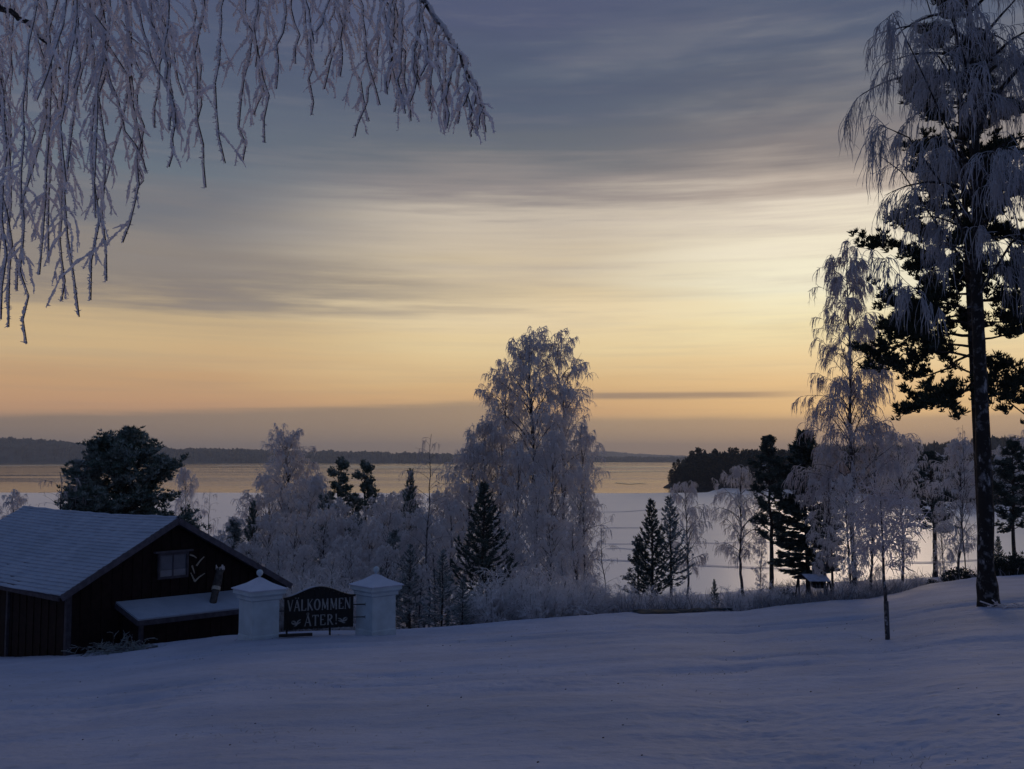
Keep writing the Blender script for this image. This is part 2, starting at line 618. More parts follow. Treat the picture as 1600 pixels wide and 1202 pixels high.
M_ICETRACK = mat_plain('packed_track_ice', (.58, .55, .6), 0.55, 0.8, 0.15, 0.3)
M_BOARD = mat_plain('dark_red_boards', (.012, .0055, .006), 0.85, 0.2, 0.4, 6.0)
M_TRIM = mat_plain('dark_trim', (.06, .055, .07), 0.8, 0.2, 0.25, 6.0)
M_FASCIA = mat_plain('weathered_fascia', (.085, .08, .1), 0.8, 0.2, 0.25, 6.0)
M_PLASTER = mat_plain('white_plaster', (.45, .53, .59), 0.85, 0.2, 0.1, 2.5)
M_GATE = mat_plain('black_gate', (.008, .008, .009), 0.6, 0.3, 0.3, 12.0)
M_LETTER = mat_plain('pale_letter_paint', (.27, .27, .27), 0.7, 0.3, 0.2, 20.0)
M_METAL = mat_plain('black_iron', (.02, .02, .022), 0.5, 0.5, 0.2, 20.0)
M_GLASS = mat_plain('window_glass', (.1, .11, .14), 0.25, 0.5, 0.1, 3.0, 0.02)
M_BLIND = mat_plain('pale_curtain', (.2, .2, .23), 0.9, 0.2, 0.1, 3.0)
M_PALEWOOD = mat_plain('pale_stick', (.4, .36, .3), 0.8, 0.2, 0.3, 20.0)
M_LOG = mat_plain('weathered_log', (.06, .055, .055), 0.9, 0.2, 0.45, 10.0, 0.6)
M_CANOPY = mat_plain('frosted_canopy', (.4, .43, .55), 0.8, 0.3, 0.2, 6.0)
M_DARKWOOD = mat_plain('dark_timber', (.035, .03, .03), 0.85, 0.2, 0.3, 12.0)
M_GRASSROAD = mat_plain('bare_dark_turf', (.018, .032, .045), 0.9, 0.2, 0.5, 3.0, 0.8)
M_DRYGRASS = mat_frost('frosted_dry_grass', (.48, .48, .52, 1), (.32, .3, .32, 1), (.1, .08, .07, 1), 4.0, 0.35)
M_DARKSHRUB = mat_needle('dark_shrub_leaf', (.02, .03, .025, 1), (.045, .06, .05, 1), (.3, .34, .38, 1), 0.3)
M_HILL = mat_plain('far_forest', (.085, .09, .09), 0.95, 0.05, 0.45, 0.02, 0.0)
M_HEADWOOD = mat_plain('headland_wood_foliage', (.03, .042, .036), 0.95, 0.05, 0.5, 0.3, 0.0)
M_MOUNT = mat_plain('far_mountain', (.12, .12, .13), 0.95, 0.05, 0.2, 0.004, 0.0)
M_GUARD = mat_plain('sapling_guard', (.05, .055, .07), 0.6, 0.3, 0.3, 10.0)


def mat_water():
    m, t, out, ob = material('lake_water')
    v = t.scalevec(ob, (0.05, 0.16, 1.0))
    n = t.noise(v, 1.0, 4.0, 0.55)
    v2 = t.scalevec(ob, (0.0016, 0.008, 1.0), loc=(3, 1, 0))
    n2 = t.noise(v2, 1.0, 4.0, 0.6)
    b = principled(t, out, (.02, .03, .04, 1), 0.06, 0.5, n, 0.13, 0.5)
    t.put(b.inputs['Roughness'], t.mapr(n2, 0.3, 0.7, 0.03, 0.16))
    b.inputs['IOR'].default_value = 1.33
    return m


M_WATER = mat_water()
m, t, out, ob = material('thin_grey_ice')
principled(t, out, (.14, .135, .15, 1), 0.3, 0.5)
M_THINICE = m
m, t, out, ob = material('air')
vol = t.new('ShaderNodeVolumePrincipled')
vol.inputs['Color'].default_value = (.82, .86, .95, 1)
vol.inputs['Density'].default_value = 1.0e-4
vol.inputs['Anisotropy'].default_value = 0.2
t.l.new(vol.outputs[0], out.inputs['Volume'])
M_AIR = m

# ------------------------------------------------------------------ ground, lake, far shores


def build_ground():
    dense = np.radians(np.linspace(-34, 34, 470))
    rest = np.radians(np.linspace(34, 326, 84))[1:-1]
    th = np.concatenate([dense, rest])
    r = [0.6]
    while r[-1] < 4.2:
        r.append(r[-1] * 1.12)
    while r[-1] < 31:
        r.append(r[-1] * 1.0072)
    while r[-1] < 52:
        r.append(r[-1] * 1.012)
    while r[-1] < 150:
        r.append(r[-1] * 1.03)
    r += [190, 300, 600, 1500, 4000, 12000, 24000]
    r = np.array(r)
    R, T = np.meshgrid(r, th, indexing='ij')
    X, Y = R * np.sin(T), R * np.cos(T)
    Z = ground_z(X, Y)
    w = np.clip(1.3 - R / 55, 0, 1)
    # lumpy frosted turf, flattened streaks across the slope
    patch = np.clip(vnoise(X * 0.3, Y * 0.5, 17) * 2.2 + .5, .15, 1)
    lump = (vnoise(X * 0.35, Y * 0.9, 11) * 0.07 + vnoise(X * 1.6, Y * 3.1, 12) * 0.022
            + vnoise(X * 7, Y * 10, 13) * 0.017 * patch + vnoise(X * 19, Y * 25, 14) * 0.014 * patch)
    Z = Z + w * lump
    # two shallow wheel ruts of the drive that runs across the lawn to the gate
    for off in (0.0, 1.5):
        yc = 23.5 + 0.05 * X + 0.8 * np.sin(X * 0.12) + off
        Z = Z - 0.1 * np.exp(-((Y - yc) / 0.34) ** 2) * (0.7 + vnoise(X * 0.7, Y * 0.7, 15))
    for off in (0.0, 1.4):
        yc = 14.8 - 0.09 * X + 0.5 * np.sin(X * 0.2 + 1) + off
        Z = Z - 0.05 * np.exp(-((Y - yc) / 0.3) ** 2) * (0.7 + 1.5 * vnoise(X * 0.5, Y * 0.5, 16))
    V = np.stack([X, Y, Z], -1).reshape(-1, 3)
    n0, n1 = R.shape
    idx = np.arange(n0 * n1).reshape(n0, n1)
    a, b = idx[:-1], idx[1:]
    a2, b2 = np.roll(a, -1, 1), np.roll(b, -1, 1)
    Q = np.stack([a, b, b2, a2], -1).reshape(-1, 4)[:, ::-1]
    g = G().add(V, Q)
    c = len(V)
    inner = idx[0]
    T3 = [(inner[i], inner[(i + 1) % n1], c) for i in range(n1)]
    g2 = G()
    g2.v, g2.q = [V, np.array([[0, 0, gz(0, 0)]])], [Q]
    g2.t = [np.array(T3)]
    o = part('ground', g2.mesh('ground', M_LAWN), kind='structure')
    return o


build_ground()


def sheet(name, pts, mat, kind='structure'):
    g = G()
    pts = np.array(pts, float)
    N = len(pts)
    c = pts.mean(0)
    g.add(np.concatenate([pts, [c]]), None, [(i, (i + 1) % N, N) for i in range(N)])
    return part(name, g.mesh(name, mat, False), kind=kind)


YE = 16.0 / dep(770.5)
# open water, and the snow covered ice that reaches out to its edge
sheet('lake_water', [(-26000, 60, LAKE - 0.3), (26000, 60, LAKE - 0.3), (26000, 24000, LAKE - 0.3), (-26000, 24000, LAKE - 0.3)], M_WATER)
ex = np.linspace(-1500, 1500, 400)
ey = YE + vnoise(ex * 0.02, ex * 0, 21) * 16 + vnoise(ex * 0.08, ex * 0, 22) * 6 + np.clip((ex - 92) / 22, 0, 1) * 70 + np.clip((ex - 112) / 30, 0, 1) * 90
V = np.concatenate([np.stack([ex, np.full_like(ex, 62.0), np.full_like(ex, LAKE)], -1),
                    np.stack([ex, ey, np.full_like(ex, LAKE)], -1),
                    np.stack([ex, ey + 0.4, np.full_like(ex, LAKE - 0.31)], -1)])
n = len(ex)
Q = [(i, i + 1, n + i + 1, n + i) for i in range(n - 1)] + [(n + i, n + i + 1, 2 * n + i + 1, 2 * n + i) for i in range(n - 1)]
part('lake_ice', G().add(V, Q).mesh('lake_ice', M_ICE, False), kind='structure')


def lake_strip(name, pa, pb, wpx, mat, z, seed, n=60):
    """a ribbon on the lake between two pixels of the photograph, wpx pixels high"""
    rng = srand(seed)
    L, Rr = [], []
    for i in range(n):
        f = i / (n - 1)
        px = pa[0] + (pb[0] - pa[0]) * f
        py = pa[1] + (pb[1] - pa[1]) * f + 0.6 * math.sin(f * 9 + seed)
        ww = wpx * (0.55 + 0.9 * (0.5 + float(vnoise(np.array([f * 6.0]), np.array([0.3]), seed)[0]))) * min(1, 8 * f + .1, 8 * (1 - f) + .1)
        d0, d1 = (EYE - z) / dep(py - ww / 2), (EYE - z) / dep(py + ww / 2)
        L.append((P(px, py, d0)[0], d0, z))
        Rr.append((P(px, py, d1)[0], d1, z))
    V = np.array(L + Rr)
    Q = [(i, n + i, n + i + 1, i + 1) for i in range(n - 1)]
    return part(name, G().add(V, Q).mesh(name, mat, False), kind='structure')


for k, (a, b, w) in enumerate([((925, 801), (1062, 796), 1.3), ((935, 850), (1130, 848), 2.0), ((1095, 849), (1215, 847), 1.6), ((945, 857), (1010, 858), 1.2),
                               ((905, 873), (1260, 891), 2.6), ((930, 826), (1120, 822), 0.8), ((1400, 880), (1580, 874), 2.0)]):
    lake_strip('ice_track', a, b, w, M_ICETRACK, LAKE + 0.02 + 0.006 * k, 30 + k)
for k, (a, b, w) in enumerate([((470, 729.6), (1075, 730), 3.4), ((-60, 727.6), (260, 728), 1.4), ((640, 737.5), (1060, 736.5), 1.3),
                               ((320, 728), (560, 727.5), 1.6), ((960, 755), (1010, 756), 1.0)]):
    lake_strip('thin_ice', a, b, w, M_THINICE, LAKE - 0.2 + 0.02 * k, 50 + k)


def ridge(name, pxs, tops, Y0, depth, mat, seed, spire, base_py=None):
    """a wooded hill: slopes up from the shore at Y0 to the ridge line at Y0+depth, tree tops as bumps"""
    n = 900
    n = 900 if Y0 > 800 else 260
    px = np.linspace(pxs[0], pxs[-1], n)
    top = np.interp(px, pxs, tops)
    V = []
    rows = 7
    rng = srand(seed)
    for j in range(rows):
        f = j / (rows - 1)
        Y = Y0 + depth * f
        X = (px - 800) / F * Y * 1.003
        hz = np.array([EYE - dep(p) * (Y0 + depth) for p in top])
        zz = LAKE - 0.6 + (hz - LAKE) * (math.sin(f * math.pi / 2) if f < 1 else 1)
        zz = zz + (rng.random(n) ** 2 * spire + vnoise(px * 0.12 + j * 9, px * 0 + j, seed) * spire * 1.2) * (f > 0)
        V.append(np.stack([X, Y + vnoise(px * 0.05, px * 0 + j, seed + 1) * depth * 0.1 * (0 < f < 1), zz], -1))
    V.append(np.stack([(px - 800) / F * (Y0 + depth * 1.6), np.full(n, Y0 + depth * 1.6), np.full(n, LAKE - 2)], -1))
    V = np.array(V).reshape(-1, 3)
    idx = np.arange((rows + 1) * n).reshape(rows + 1, n)
    Q = np.stack([idx[:-1, :-1], idx[:-1, 1:], idx[1:, 1:], idx[1:, :-1]], -1).reshape(-1, 4)
    return part(name, G().add(V, Q).mesh(name, mat, False), kind='structure')


ridge('wooded_hill', [-500, -200, 0, 60, 130, 240, 330, 480, 700, 745, 800, 860], [676, 680, 684, 688, 694, 700, 703, 706, 710, 713, 717, 722], 3600, 500, M_HILL, 61, 9)
ridge('wooded_shore', [700, 760, 900, 1000, 1100, 1250, 1800], [716, 714, 713.5, 715, 716, 714, 712], 4700, 400, M_HILL, 62, 7)
ridge('far_mountain', [780, 860, 905, 928, 945, 960, 985, 1030, 1080, 1250, 1500], [713, 711.5, 709, 706.5, 705, 706.5, 709, 711.5, 713, 713, 711], 9000, 1600, M_MOUNT, 63, 8)
ridge('wooded_ridge', [1180, 1300, 1400, 1450, 1520, 1570, 1640, 1900], [712, 702, 698, 697, 690, 687, 690, 680], 900, 160, M_HILL, 64, 5)

# wooded headland on the right: low land with single trees
HP = [(1041, 565), (1075, 552), (1130, 545), (1200, 530), (1280, 500), (1360, 440), (1440, 385), (1530, 350), (1640, 330), (1800, 320)]


def build_headland():
    g = G()
    n = 120
    px = np.linspace(1034, 1800, n)
    yy = np.interp(px, [a for a, b in HP], [b for a, b in HP])
    rows = []
    for f, h in ((0, -0.4), (0.01, 0.5), (0.05, 1.6), (0.25, 3.0), (0.6, 4.0), (1.0, 4.0)):
        Y = yy + f * 300
        X = (px - 800) / F * Y + np.where(f > 0, 6 * f * 10, 0)
        rows.append(np.stack([X, Y + vnoise(px * 0.06, px * 0, 71) * 8, np.full(n, LAKE + h) + vnoise(px * 0.2, px * 0 + f, 72) * 0.5 * (f > 0)], -1))
    V = np.array(rows).reshape(-1, 3)
    idx = np.arange(6 * n).reshape(6, n)
    Q = np.stack([idx[:-1, :-1], idx[:-1, 1:], idx[1:, 1:], idx[1:, :-1]], -1).reshape(-1, 4)
    part('headland', g.add(V, Q).mesh('headland', mat_plain('headland_soil', (.05, .05, .045), 0.9, 0.2, 0.4, 0.3)), kind='structure')


build_headland()
o = ridge('headland_wood', [1046, 1058, 1075, 1100, 1180, 1320, 1420], [752, 730, 716, 709, 706, 706, 712], 585, 60, M_HEADWOOD, 66, 3.0)
o['kind'] = 'stuff'
o['label'] = 'dense dark wood filling the far headland behind its front trees'

# ------------------------------------------------------------------ tree makers (each returns {part name: mesh})


def unit_sphere(n, rng):
    return norm(rng.normal(0, 1, (n, 3)))


def blades(g, C, axis, nb, length, width, rng, spread=1.0):
    """needle sprays: thin kite-shaped leaves around each point of C"""
    N = len(C)
    d = norm(np.repeat(axis, nb, 0) + unit_sphere(N * nb, rng) * spread)
    c = np.repeat(C, nb, 0)
    L = length * rng.uniform(0.65, 1.2, (N * nb, 1))
    side = norm(np.cross(d, unit_sphere(N * nb, rng))) * width * 0.5
    V = np.stack([c, c + d * L * 0.45 + side, c + d * L, c + d * L * 0.45 - side], 1).reshape(-1, 3)
    Q = np.arange(N * nb * 4).reshape(-1, 4)
    g.add(V, Q)


def trunk_curve(H, lean, wob, rng, K=16):
    z = np.linspace(0, 1, K)
    w = np.cumsum(rng.normal(0, wob, (K, 2)), 0)
    w -= w[0]
    return np.stack([lean[0] * z + w[:, 0], lean[1] * z + w[:, 1], H * z], -1)


def make_birch(seed, H, R, base=0.2, r0=0.14, nl=34, ns=7, nt=3800, weep=1.2, rad=0.016, lean=(0, 0), prof=0.8,
               mat=None, bark=None, upright=0.15, limb_el=(42, 68), extra=(), wob=0.1, droop=1.0, prof_pts=None, ex_len=None, swob=.13):
    rng = srand(seed)
    tr = trunk_curve(H, lean, wob * H / 16, rng)
    g = G()
    rr = r0 * (1 - np.linspace(0, 1, len(tr))) ** 0.8 + 0.012
    rr[0] *= 1.35
    # trunk with a fine irregular surface
    K2 = 60
    ts = np.linspace(0, 1, K2)
    tc = np.stack([np.interp(ts, np.linspace(0, 1, len(tr)), tr[:, i]) for i in range(3)], -1)
    tubes(g, tc[None], (np.interp(ts, np.linspace(0, 1, len(tr)), rr) * (1 + rng.normal(0, 0.03, K2)))[None], 9)
    u = (np.arange(nl) + rng.random(nl)) / nl
    t = base + (0.985 - base) * u
    idx0 = np.zeros(nl, int)
    p0, _ = along(tr[None], idx0, t)
    az = np.arange(nl) * 2.399 + rng.normal(0, 0.3, nl)
    el = np.radians(rng.uniform(limb_el[0], limb_el[1], nl))
    prf = np.clip(np.sin(np.pi * np.clip(u * 0.86 + 0.12, 0, 1)), 0.05, 1) ** prof
    if prof_pts:
        prf = np.interp(u, *prof_pts)
    L = R * prf * rng.uniform(0.8, 1.15, nl) * 1.25 + 0.25
    d0 = np.stack([np.cos(az) * np.cos(el), np.sin(az) * np.cos(el), np.sin(el)], -1)
    limbs = curves(p0, d0, L, 9, droop * rng.uniform(0.6, 1.2, nl), 0.07, rng)
    if len(extra):
        ex = np.array([np.stack([np.interp(np.linspace(0, 1, 9), np.linspace(0, 1, len(e)), np.array(e)[:, i]) for i in range(3)], -1) for e in extra])
        limbs = np.concatenate([limbs, ex])
        L = np.concatenate([L, np.array(ex_len or [R * 0.8] * len(ex))])
    nL = len(limbs)
    lr = np.clip(0.09 * L[:, None] * r0 * 1.4 * (1 - np.linspace(0, 0.92, 9))[None], 0.006, 1)
    tubes(g, limbs, lr, 5)
    # secondary branches
    n2 = nL * ns
    li = rng.integers(0, nL, n2)
    s = rng.uniform(0.22, 1.0, n2)
    p, tg = along(limbs, li, s)
    d = norm(tg + unit_sphere(n2, rng) * np.array([0.85, 0.85, 0.45]))
    secs = curves(p, d, L[li] * rng.uniform(0.2, 0.5, n2) * (1.15 - 0.5 * s), 6, droop * rng.uniform(0.7, 1.8, n2), 0.12, rng)
    gc = G()
    tubes(gc, secs, np.linspace(1, 0.5, 6)[None] * rad * rng.uniform(0.9, 1.5, (n2, 1)), 3)
    # hanging strands
    si = rng.integers(0, n2, nt)
    s = rng.uniform(0.1, 1.0, nt) ** 0.8
    p, tg = along(secs, si, s)
    d = norm(tg * 0.8 + unit_sphere(nt, rng) * 0.5)
    Ls = weep * rng.uniform(0.25, 1.0, nt) ** 1.2
    up = rng.random(nt) < upright
    dr = np.where(up, 0.2, rng.uniform(2.5, 5.5, nt))
    Ls = np.where(up, Ls * 0.35, Ls)
    st = curves(p, d, Ls, 6, dr, swob, rng)
    prof_r = np.array([0.7, 1.0, 1.05, 1.0, 0.85, 0.25])
    tubes(gc, st, prof_r[None] * rad * rng.uniform(0.6, 1.25, (nt, 1)) * rng.uniform(0.8, 1.2, (nt, 6)), 3)
    # little side twigs on the strands
    n4 = nt
    si = rng.integers(0, nt, n4)
    p, tg = along(st, si, rng.uniform(0.15, 0.95, n4))
    tw = curves(p, norm(tg + unit_sphere(n4, rng) * 0.9), Ls[si] * rng.uniform(0.15, 0.4, n4), 3, rng.uniform(0.5, 2.5, n4), 0.15, rng)
    tubes(gc, tw, np.array([0.9, 0.8, 0.2])[None] * rad * rng.uniform(0.5, 1.0, (n4, 1)), 3)
    return {'trunk': g.mesh('birch_trunk', bark or M_BIRCH), 'crown': gc.mesh('birch_crown', mat or M_FROST)}


def make_shrub(seed, H=2.4, R=1.1, stems=34, nt=2600, rad=0.011, mat=None, tl=0.5):
    rng = srand(seed)
    a = rng.uniform(0, 2 * np.pi, stems)
    r = np.sqrt(rng.random(stems)) * R * 0.35
    p0 = np.stack([np.cos(a) * r, np.sin(a) * r, np.full(stems, -0.15)], -1)
    lean = rng.uniform(0.1, 0.75, stems)
    a2 = a + rng.normal(0, 0.5, stems)
    d0 = np.stack([np.cos(a2) * lean, np.sin(a2) * lean, np.ones(stems)], -1)
    C = curves(p0, d0, H * rng.uniform(0.55, 1.05, stems), 8, rng.uniform(-0.1, 0.5, stems), 0.09, rng)
    g = G()
    tubes(g, C, np.linspace(1.5, 0.5, 8)[None] * rad * 1.2 * np.ones((stems, 1)), 4)
    gc = G()
    n2 = stems * 9
    i = rng.integers(0, stems, n2)
    p, tg = along(C, i, rng.uniform(0.15, 1, n2))
    S2 = curves(p, norm(tg + unit_sphere(n2, rng) * 0.75), H * rng.uniform(0.12, 0.32, n2), 5, rng.uniform(-0.3, 0.6, n2), 0.12, rng)
    tubes(gc, S2, np.linspace(1.1, 0.6, 5)[None] * rad * np.ones((n2, 1)), 3)
    i = rng.integers(0, n2, nt)
    p, tg = along(S2, i, rng.uniform(0.1, 1, nt))
    S3 = curves(p, norm(tg * 0.8 + unit_sphere(nt, rng) * 0.8), tl * rng.uniform(0.3, 1.0, nt), 4, rng.uniform(-0.2, 1.0, nt), 0.15, rng)
    tubes(gc, S3, np.array([0.9, 1, 0.9, 0.25])[None] * rad * rng.uniform(0.6, 1.1, (nt, 1)), 3)
    return {'stem': g.mesh('shrub_stem', M_LIMB), 'twigs': gc.mesh('shrub_twigs', mat or M_FROST)}


def make_pine(seed, H, R, base=0.35, r0=0.16, nl=30, ns=9, nt=10, nb=9, bl=0.16, bw=0.03, el=(-8, 30), prof=None, lean=(0, 0),
              mat=None, bark=None, sway=0.06, trunk_m=9, up=0.6, flat=0.5, extra=(), jit=(0.65, 1.15)):
    rng = srand(seed)
    tr = trunk_curve(H, lean, sway * H / 16, rng)
    g = G()
    rr = r0 * (1 - np.linspace(0, 1, len(tr))) ** 0.75 + 0.012
    rr[0] *= 1.25
    tubes(g, tr[None], rr[None], trunk_m)
    u = (np.arange(nl) + rng.random(nl)) / nl
    t = base + (0.99 - base) * u
    p0, _ = along(tr[None], np.zeros(nl, int), t)
    az = np.arange(nl) * 2.399 + rng.normal(0, 0.35, nl)
    e = np.radians(rng.uniform(el[0], el[1], nl) + 38 * u ** 3)
    if prof is None:
        prf = np.sin(np.pi * np.clip(u * 0.78 + 0.2, 0, 1)) ** 0.7
    else:
        prf = np.interp(u, *prof)
    L = R * prf * rng.uniform(jit[0], jit[1], nl) + 0.15
    d0 = np.stack([np.cos(az) * np.cos(e), np.sin(az) * np.cos(e), np.sin(e)], -1)
    limbs = curves(p0, d0, L, 8, rng.uniform(-0.5, 0.25, nl), 0.1, rng)
    if len(extra):
        ex = np.array([np.stack([np.interp(np.linspace(0, 1, 8), np.linspace(0, 1, len(e_)), np.array(e_)[:, i]) for i in range(3)], -1) for e_ in extra])
        ex[:, 1:] += rng.normal(0, .05, ex[:, 1:].shape)
        limbs = np.concatenate([limbs, ex])
        L = np.concatenate([L, np.full(len(ex), R)])
        nl = len(limbs)
    tubes(g, limbs, np.clip(r0 * 0.33 * (L / R)[:, None] * (1 - np.linspace(0, 0.85, 8))[None], 0.006, 1), 5)
    n2 = nl * ns
    li = np.repeat(np.arange(nl), ns)
    s = rng.uniform(0.3, 1.0, n2)
    p, tg = along(limbs, li, s)
    d = norm(tg + unit_sphere(n2, rng) * np.array([1, 1, flat]) + np.array([0, 0, 0.2]))
    secs = curves(p, d, (R * 0.12 + L[li] * 0.28) * rng.uniform(0.5, 1.1, n2), 5, rng.uniform(-0.6, 0.2, n2), 0.12, rng)
    tubes(g, secs, np.linspace(1, 0.5, 5)[None] * 0.014 * np.ones((n2, 1)), 3)
    n3 = n2 * nt
    i = np.repeat(np.arange(n2), nt)
    p, tg = along(secs, i, rng.uniform(0.25, 1.0, n3))
    p = p + rng.normal(0, bl * 0.5, (n3, 3)) * np.array([1, 1, 0.6])
    gc = G()
    blades(gc, p, norm(tg * 0.5 + np.array([0, 0, up])), nb, bl, bw, rng, 0.8)
    return {'trunk': g.mesh('pine_trunk', bark or M_PINEBARK), 'crown': gc.mesh('pine_crown', mat or M_NEEDLE, False)}


def make_spruce(seed, H, R, base=0.08, r0=0.1, whorls=22, nbr=7, nt=26, bl=0.3, bw=0.07, mat=None, el0=-8, power=0.9, lift=-1.0, trunk_m=7):
    rng = srand(seed)
    tr = trunk_curve(H, (0, 0), 0.02, rng)
    g = G()
    tubes(g, tr[None], (r0 * (1 - np.linspace(0, 1, len(tr))) + 0.01)[None], trunk_m)
    N = whorls * nbr
    w = np.repeat(np.arange(whorls), nbr)
    u = (w + rng.uniform(-0.45, 0.45, N)) / whorls
    u = np.clip(u, 0, 0.985)
    t = base + (1 - base) * u
    p0, _ = along(tr[None], np.zeros(N, int), t)
    az = (np.tile(np.arange(nbr), whorls) / nbr + rng.normal(0, 0.05, N)) * 2 * np.pi + w * 1.1
    shape = np.minimum((1 - u) ** power, 0.55 + u * 3.0)
    L = R * shape * rng.uniform(0.7, 1.15, N) + 0.1
    e = np.radians(el0 + 48 * u ** 1.5 + rng.normal(0, 6, N))
    d0 = np.stack([np.cos(az) * np.cos(e), np.sin(az) * np.cos(e), np.sin(e)], -1)
    C = curves(p0, d0, L, 7, np.full(N, lift * 0.6), 0.05, rng)
    tubes(g, C, np.linspace(1, 0.4, 7)[None] * 0.016 * np.ones((N, 1)), 3)
    gc = G()
    k = np.maximum(4, (nt * L / R).astype(int))
    i = np.repeat(np.arange(N), k)
    n = len(i)
    s = rng.uniform(0.12, 1.0, n)
    p, tg = along(C, i, s)
    side = norm(np.cross(tg, np.array([0, 0, 1.0]))) * np.sign(rng.uniform(-1, 1, n))[:, None]
    d = norm(tg * 0.9 + side * rng.uniform(0.1, 0.9, (n, 1)) + np.array([0, 0, -0.12]))
    blades(gc, p, d, 3, bl, bw, rng, 0.4)
    # leader
    tip = tr[-1][None] - np.array([[0, 0, 0.3]])
    blades(gc, np.repeat(tip, 6, 0) + np.linspace(0, 0.3, 6)[:, None] * np.array([0, 0, 1]), np.repeat(np.array([[0, 0, 1.0]]), 6, 0), 4, bl * 0.6, bw * 0.6, rng, 0.7)
    return {'trunk': g.mesh('spruce_trunk', M_PINEBARK), 'crown': gc.mesh('spruce_crown', mat or M_NEEDLE, False)}


PROTO_H = {}


def proto(key, H, parts):
    hi = 0.0
    for me in parts.values():
        co = np.empty(len(me.vertices) * 3, np.float32)
        me.vertices.foreach_get('co', co)
        hi = max(hi, float(np.quantile(co[2::3], 0.9995)))
    PROTO_H[key] = (hi, parts)


proto('birch_a', 15, make_birch(101, 15, 2.3, 0.1, 0.13, 64, 11, 13000, 0.6, 0.0125, wob=0.12, droop=.55, prof_pts=([0, .2, .55, .8, 1], [.95, 1, 1, .85, .5]), upright=.3, limb_el=(58, 78)))
proto('birch_b', 15, make_birch(102, 15, 2.1, 0.12, 0.12, 60, 11, 12000, 0.6, 0.0125, lean=(0.5, 0.2), wob=0.12, droop=.55, prof_pts=([0, .2, .55, .8, 1], [.8, 1, .95, .8, .45]), upright=.3, limb_el=(56, 76)))
proto('birch_c', 10, make_birch(103, 10, 2.0, 0.14, 0.09, 46, 8, 5400, 0.55, 0.0125, droop=.6, upright=.3, limb_el=(50, 72)))
proto('birch_d', 10, make_birch(104, 10, 1.8, 0.08, 0.08, 46, 8, 5400, 0.5, 0.0125, upright=0.45, droop=.5, limb_el=(50, 74)))
proto('birch_thin', 11, make_birch(105, 11, 1.5, 0.2, 0.06, 30, 5, 520, 0.7, 0.009, mat=M_FROST_THIN, upright=0.5, limb_el=(35, 60)))
proto('birch_airy', 15, make_birch(106, 15, 1.9, 0.2, 0.1, 70, 8, 8500, 0.75, 0.0105, prof_pts=([0, .15, .5, .8, 1], [.9, 1, .78, .55, .22]), mat=M_FROST_THIN, wob=0.06, limb_el=(50, 72), upright=.15))
proto('birch_lake', 10, make_birch(107, 10, 2.1, 0.24, 0.11, 38, 8, 3800, 0.8, 0.012, upright=.3))
proto('birch_far', 12, make_birch(108, 12, 3.4, 0.1, 0.2, 22, 6, 500, 2.0, 0.05))
proto('shrub_a', 2.4, make_shrub(111))
proto('shrub_b', 2.4, make_shrub(112, R=1.4, stems=44, nt=3200))
proto('shrub_bare', 3.0, make_shrub(113, 3.0, 1.3, 12, 220, 0.014, M_FROST_THIN, 0.5))
proto('pine_round', 8, make_pine(121, 8, 2.7, 0.12, 0.24, 70, 13, 14, 8, 0.19, 0.05, el=(0, 48), jit=(.85, 1.05), prof=([0, .2, .5, .8, 1], [1.0, 1.0, .9, .7, .4]), mat=M_NEEDLE))
proto('pine_tall', 14, make_pine(122, 14, 1.7, 0.36, 0.2, 54, 11, 12, 8, 0.18, 0.045, flat=.9, el=(-15, 25), mat=M_NEEDLE_DARK))
proto('pine_young', 8, make_pine(123, 8, 1.6, 0.2, 0.11, 40, 7, 8, 7, 0.17, 0.045, el=(15, 50), prof=([0, .3, 1], [1, .9, .25]), mat=M_NEEDLE))
proto('pine_young_b', 8, make_pine(124, 8, 1.8, 0.1, 0.11, 46, 7, 8, 7, 0.17, 0.045, el=(15, 50), prof=([0, .3, 1], [1, .85, .2]), mat=M_NEEDLE_FROST))
proto('spruce_a', 8, make_spruce(131, 8, 2.1, 0.2, 0.11, 19, 7, 32, 0.26, 0.06, M_NEEDLE_DARK, el0=-2, lift=-1.9))
proto('spruce_b', 8, make_spruce(132, 8, 1.6, 0.2, 0.1, 20, 6, 28, 0.26, 0.06, M_NEEDLE, el0=-2, power=0.75, lift=-1.6))
proto('spruce_c', 8, make_spruce(139, 8, 1.7, 0.24, 0.1, 17, 6, 26, 0.27, 0.06, M_NEEDLE_FROST, el0=6, power=0.8, lift=-1.2))
proto('spruce_big', 12, make_spruce(133, 12, 2.5, 0.14, 0.17, 30, 9, 64, 0.42, 0.11, M_NEEDLE_DARK, el0=-12, power=0.62, lift=-0.6))
proto('spruce_frost', 8, make_spruce(134, 8, 2.2, 0.03, 0.1, 22, 8, 34, 0.24, 0.05, M_NEEDLE_FROST, el0=-6))
proto('spruce_far', 18, make_spruce(135, 18, 3.0, 0.06, 0.25, 15, 6, 9, 1.1, 0.5, M_FAR_NEEDLE, power=0.8, trunk_m=5))
proto('spruce_far_b', 18, make_spruce(136, 18, 2.4, 0.1, 0.25, 15, 6, 9, 1.1, 0.45, M_FAR_NEEDLE, power=0.7, trunk_m=5))
proto('pine_far', 18, make_pine(137, 18, 3.2, 0.35, 0.3, 18, 4, 3, 4, 1.1, 0.5, mat=M_FAR_NEEDLE, trunk_m=5))

NAMES = {'birch': 'birch_tree', 'shrub': 'frosted_shrub', 'pine': 'pine_tree', 'spruce': 'spruce_tree'}


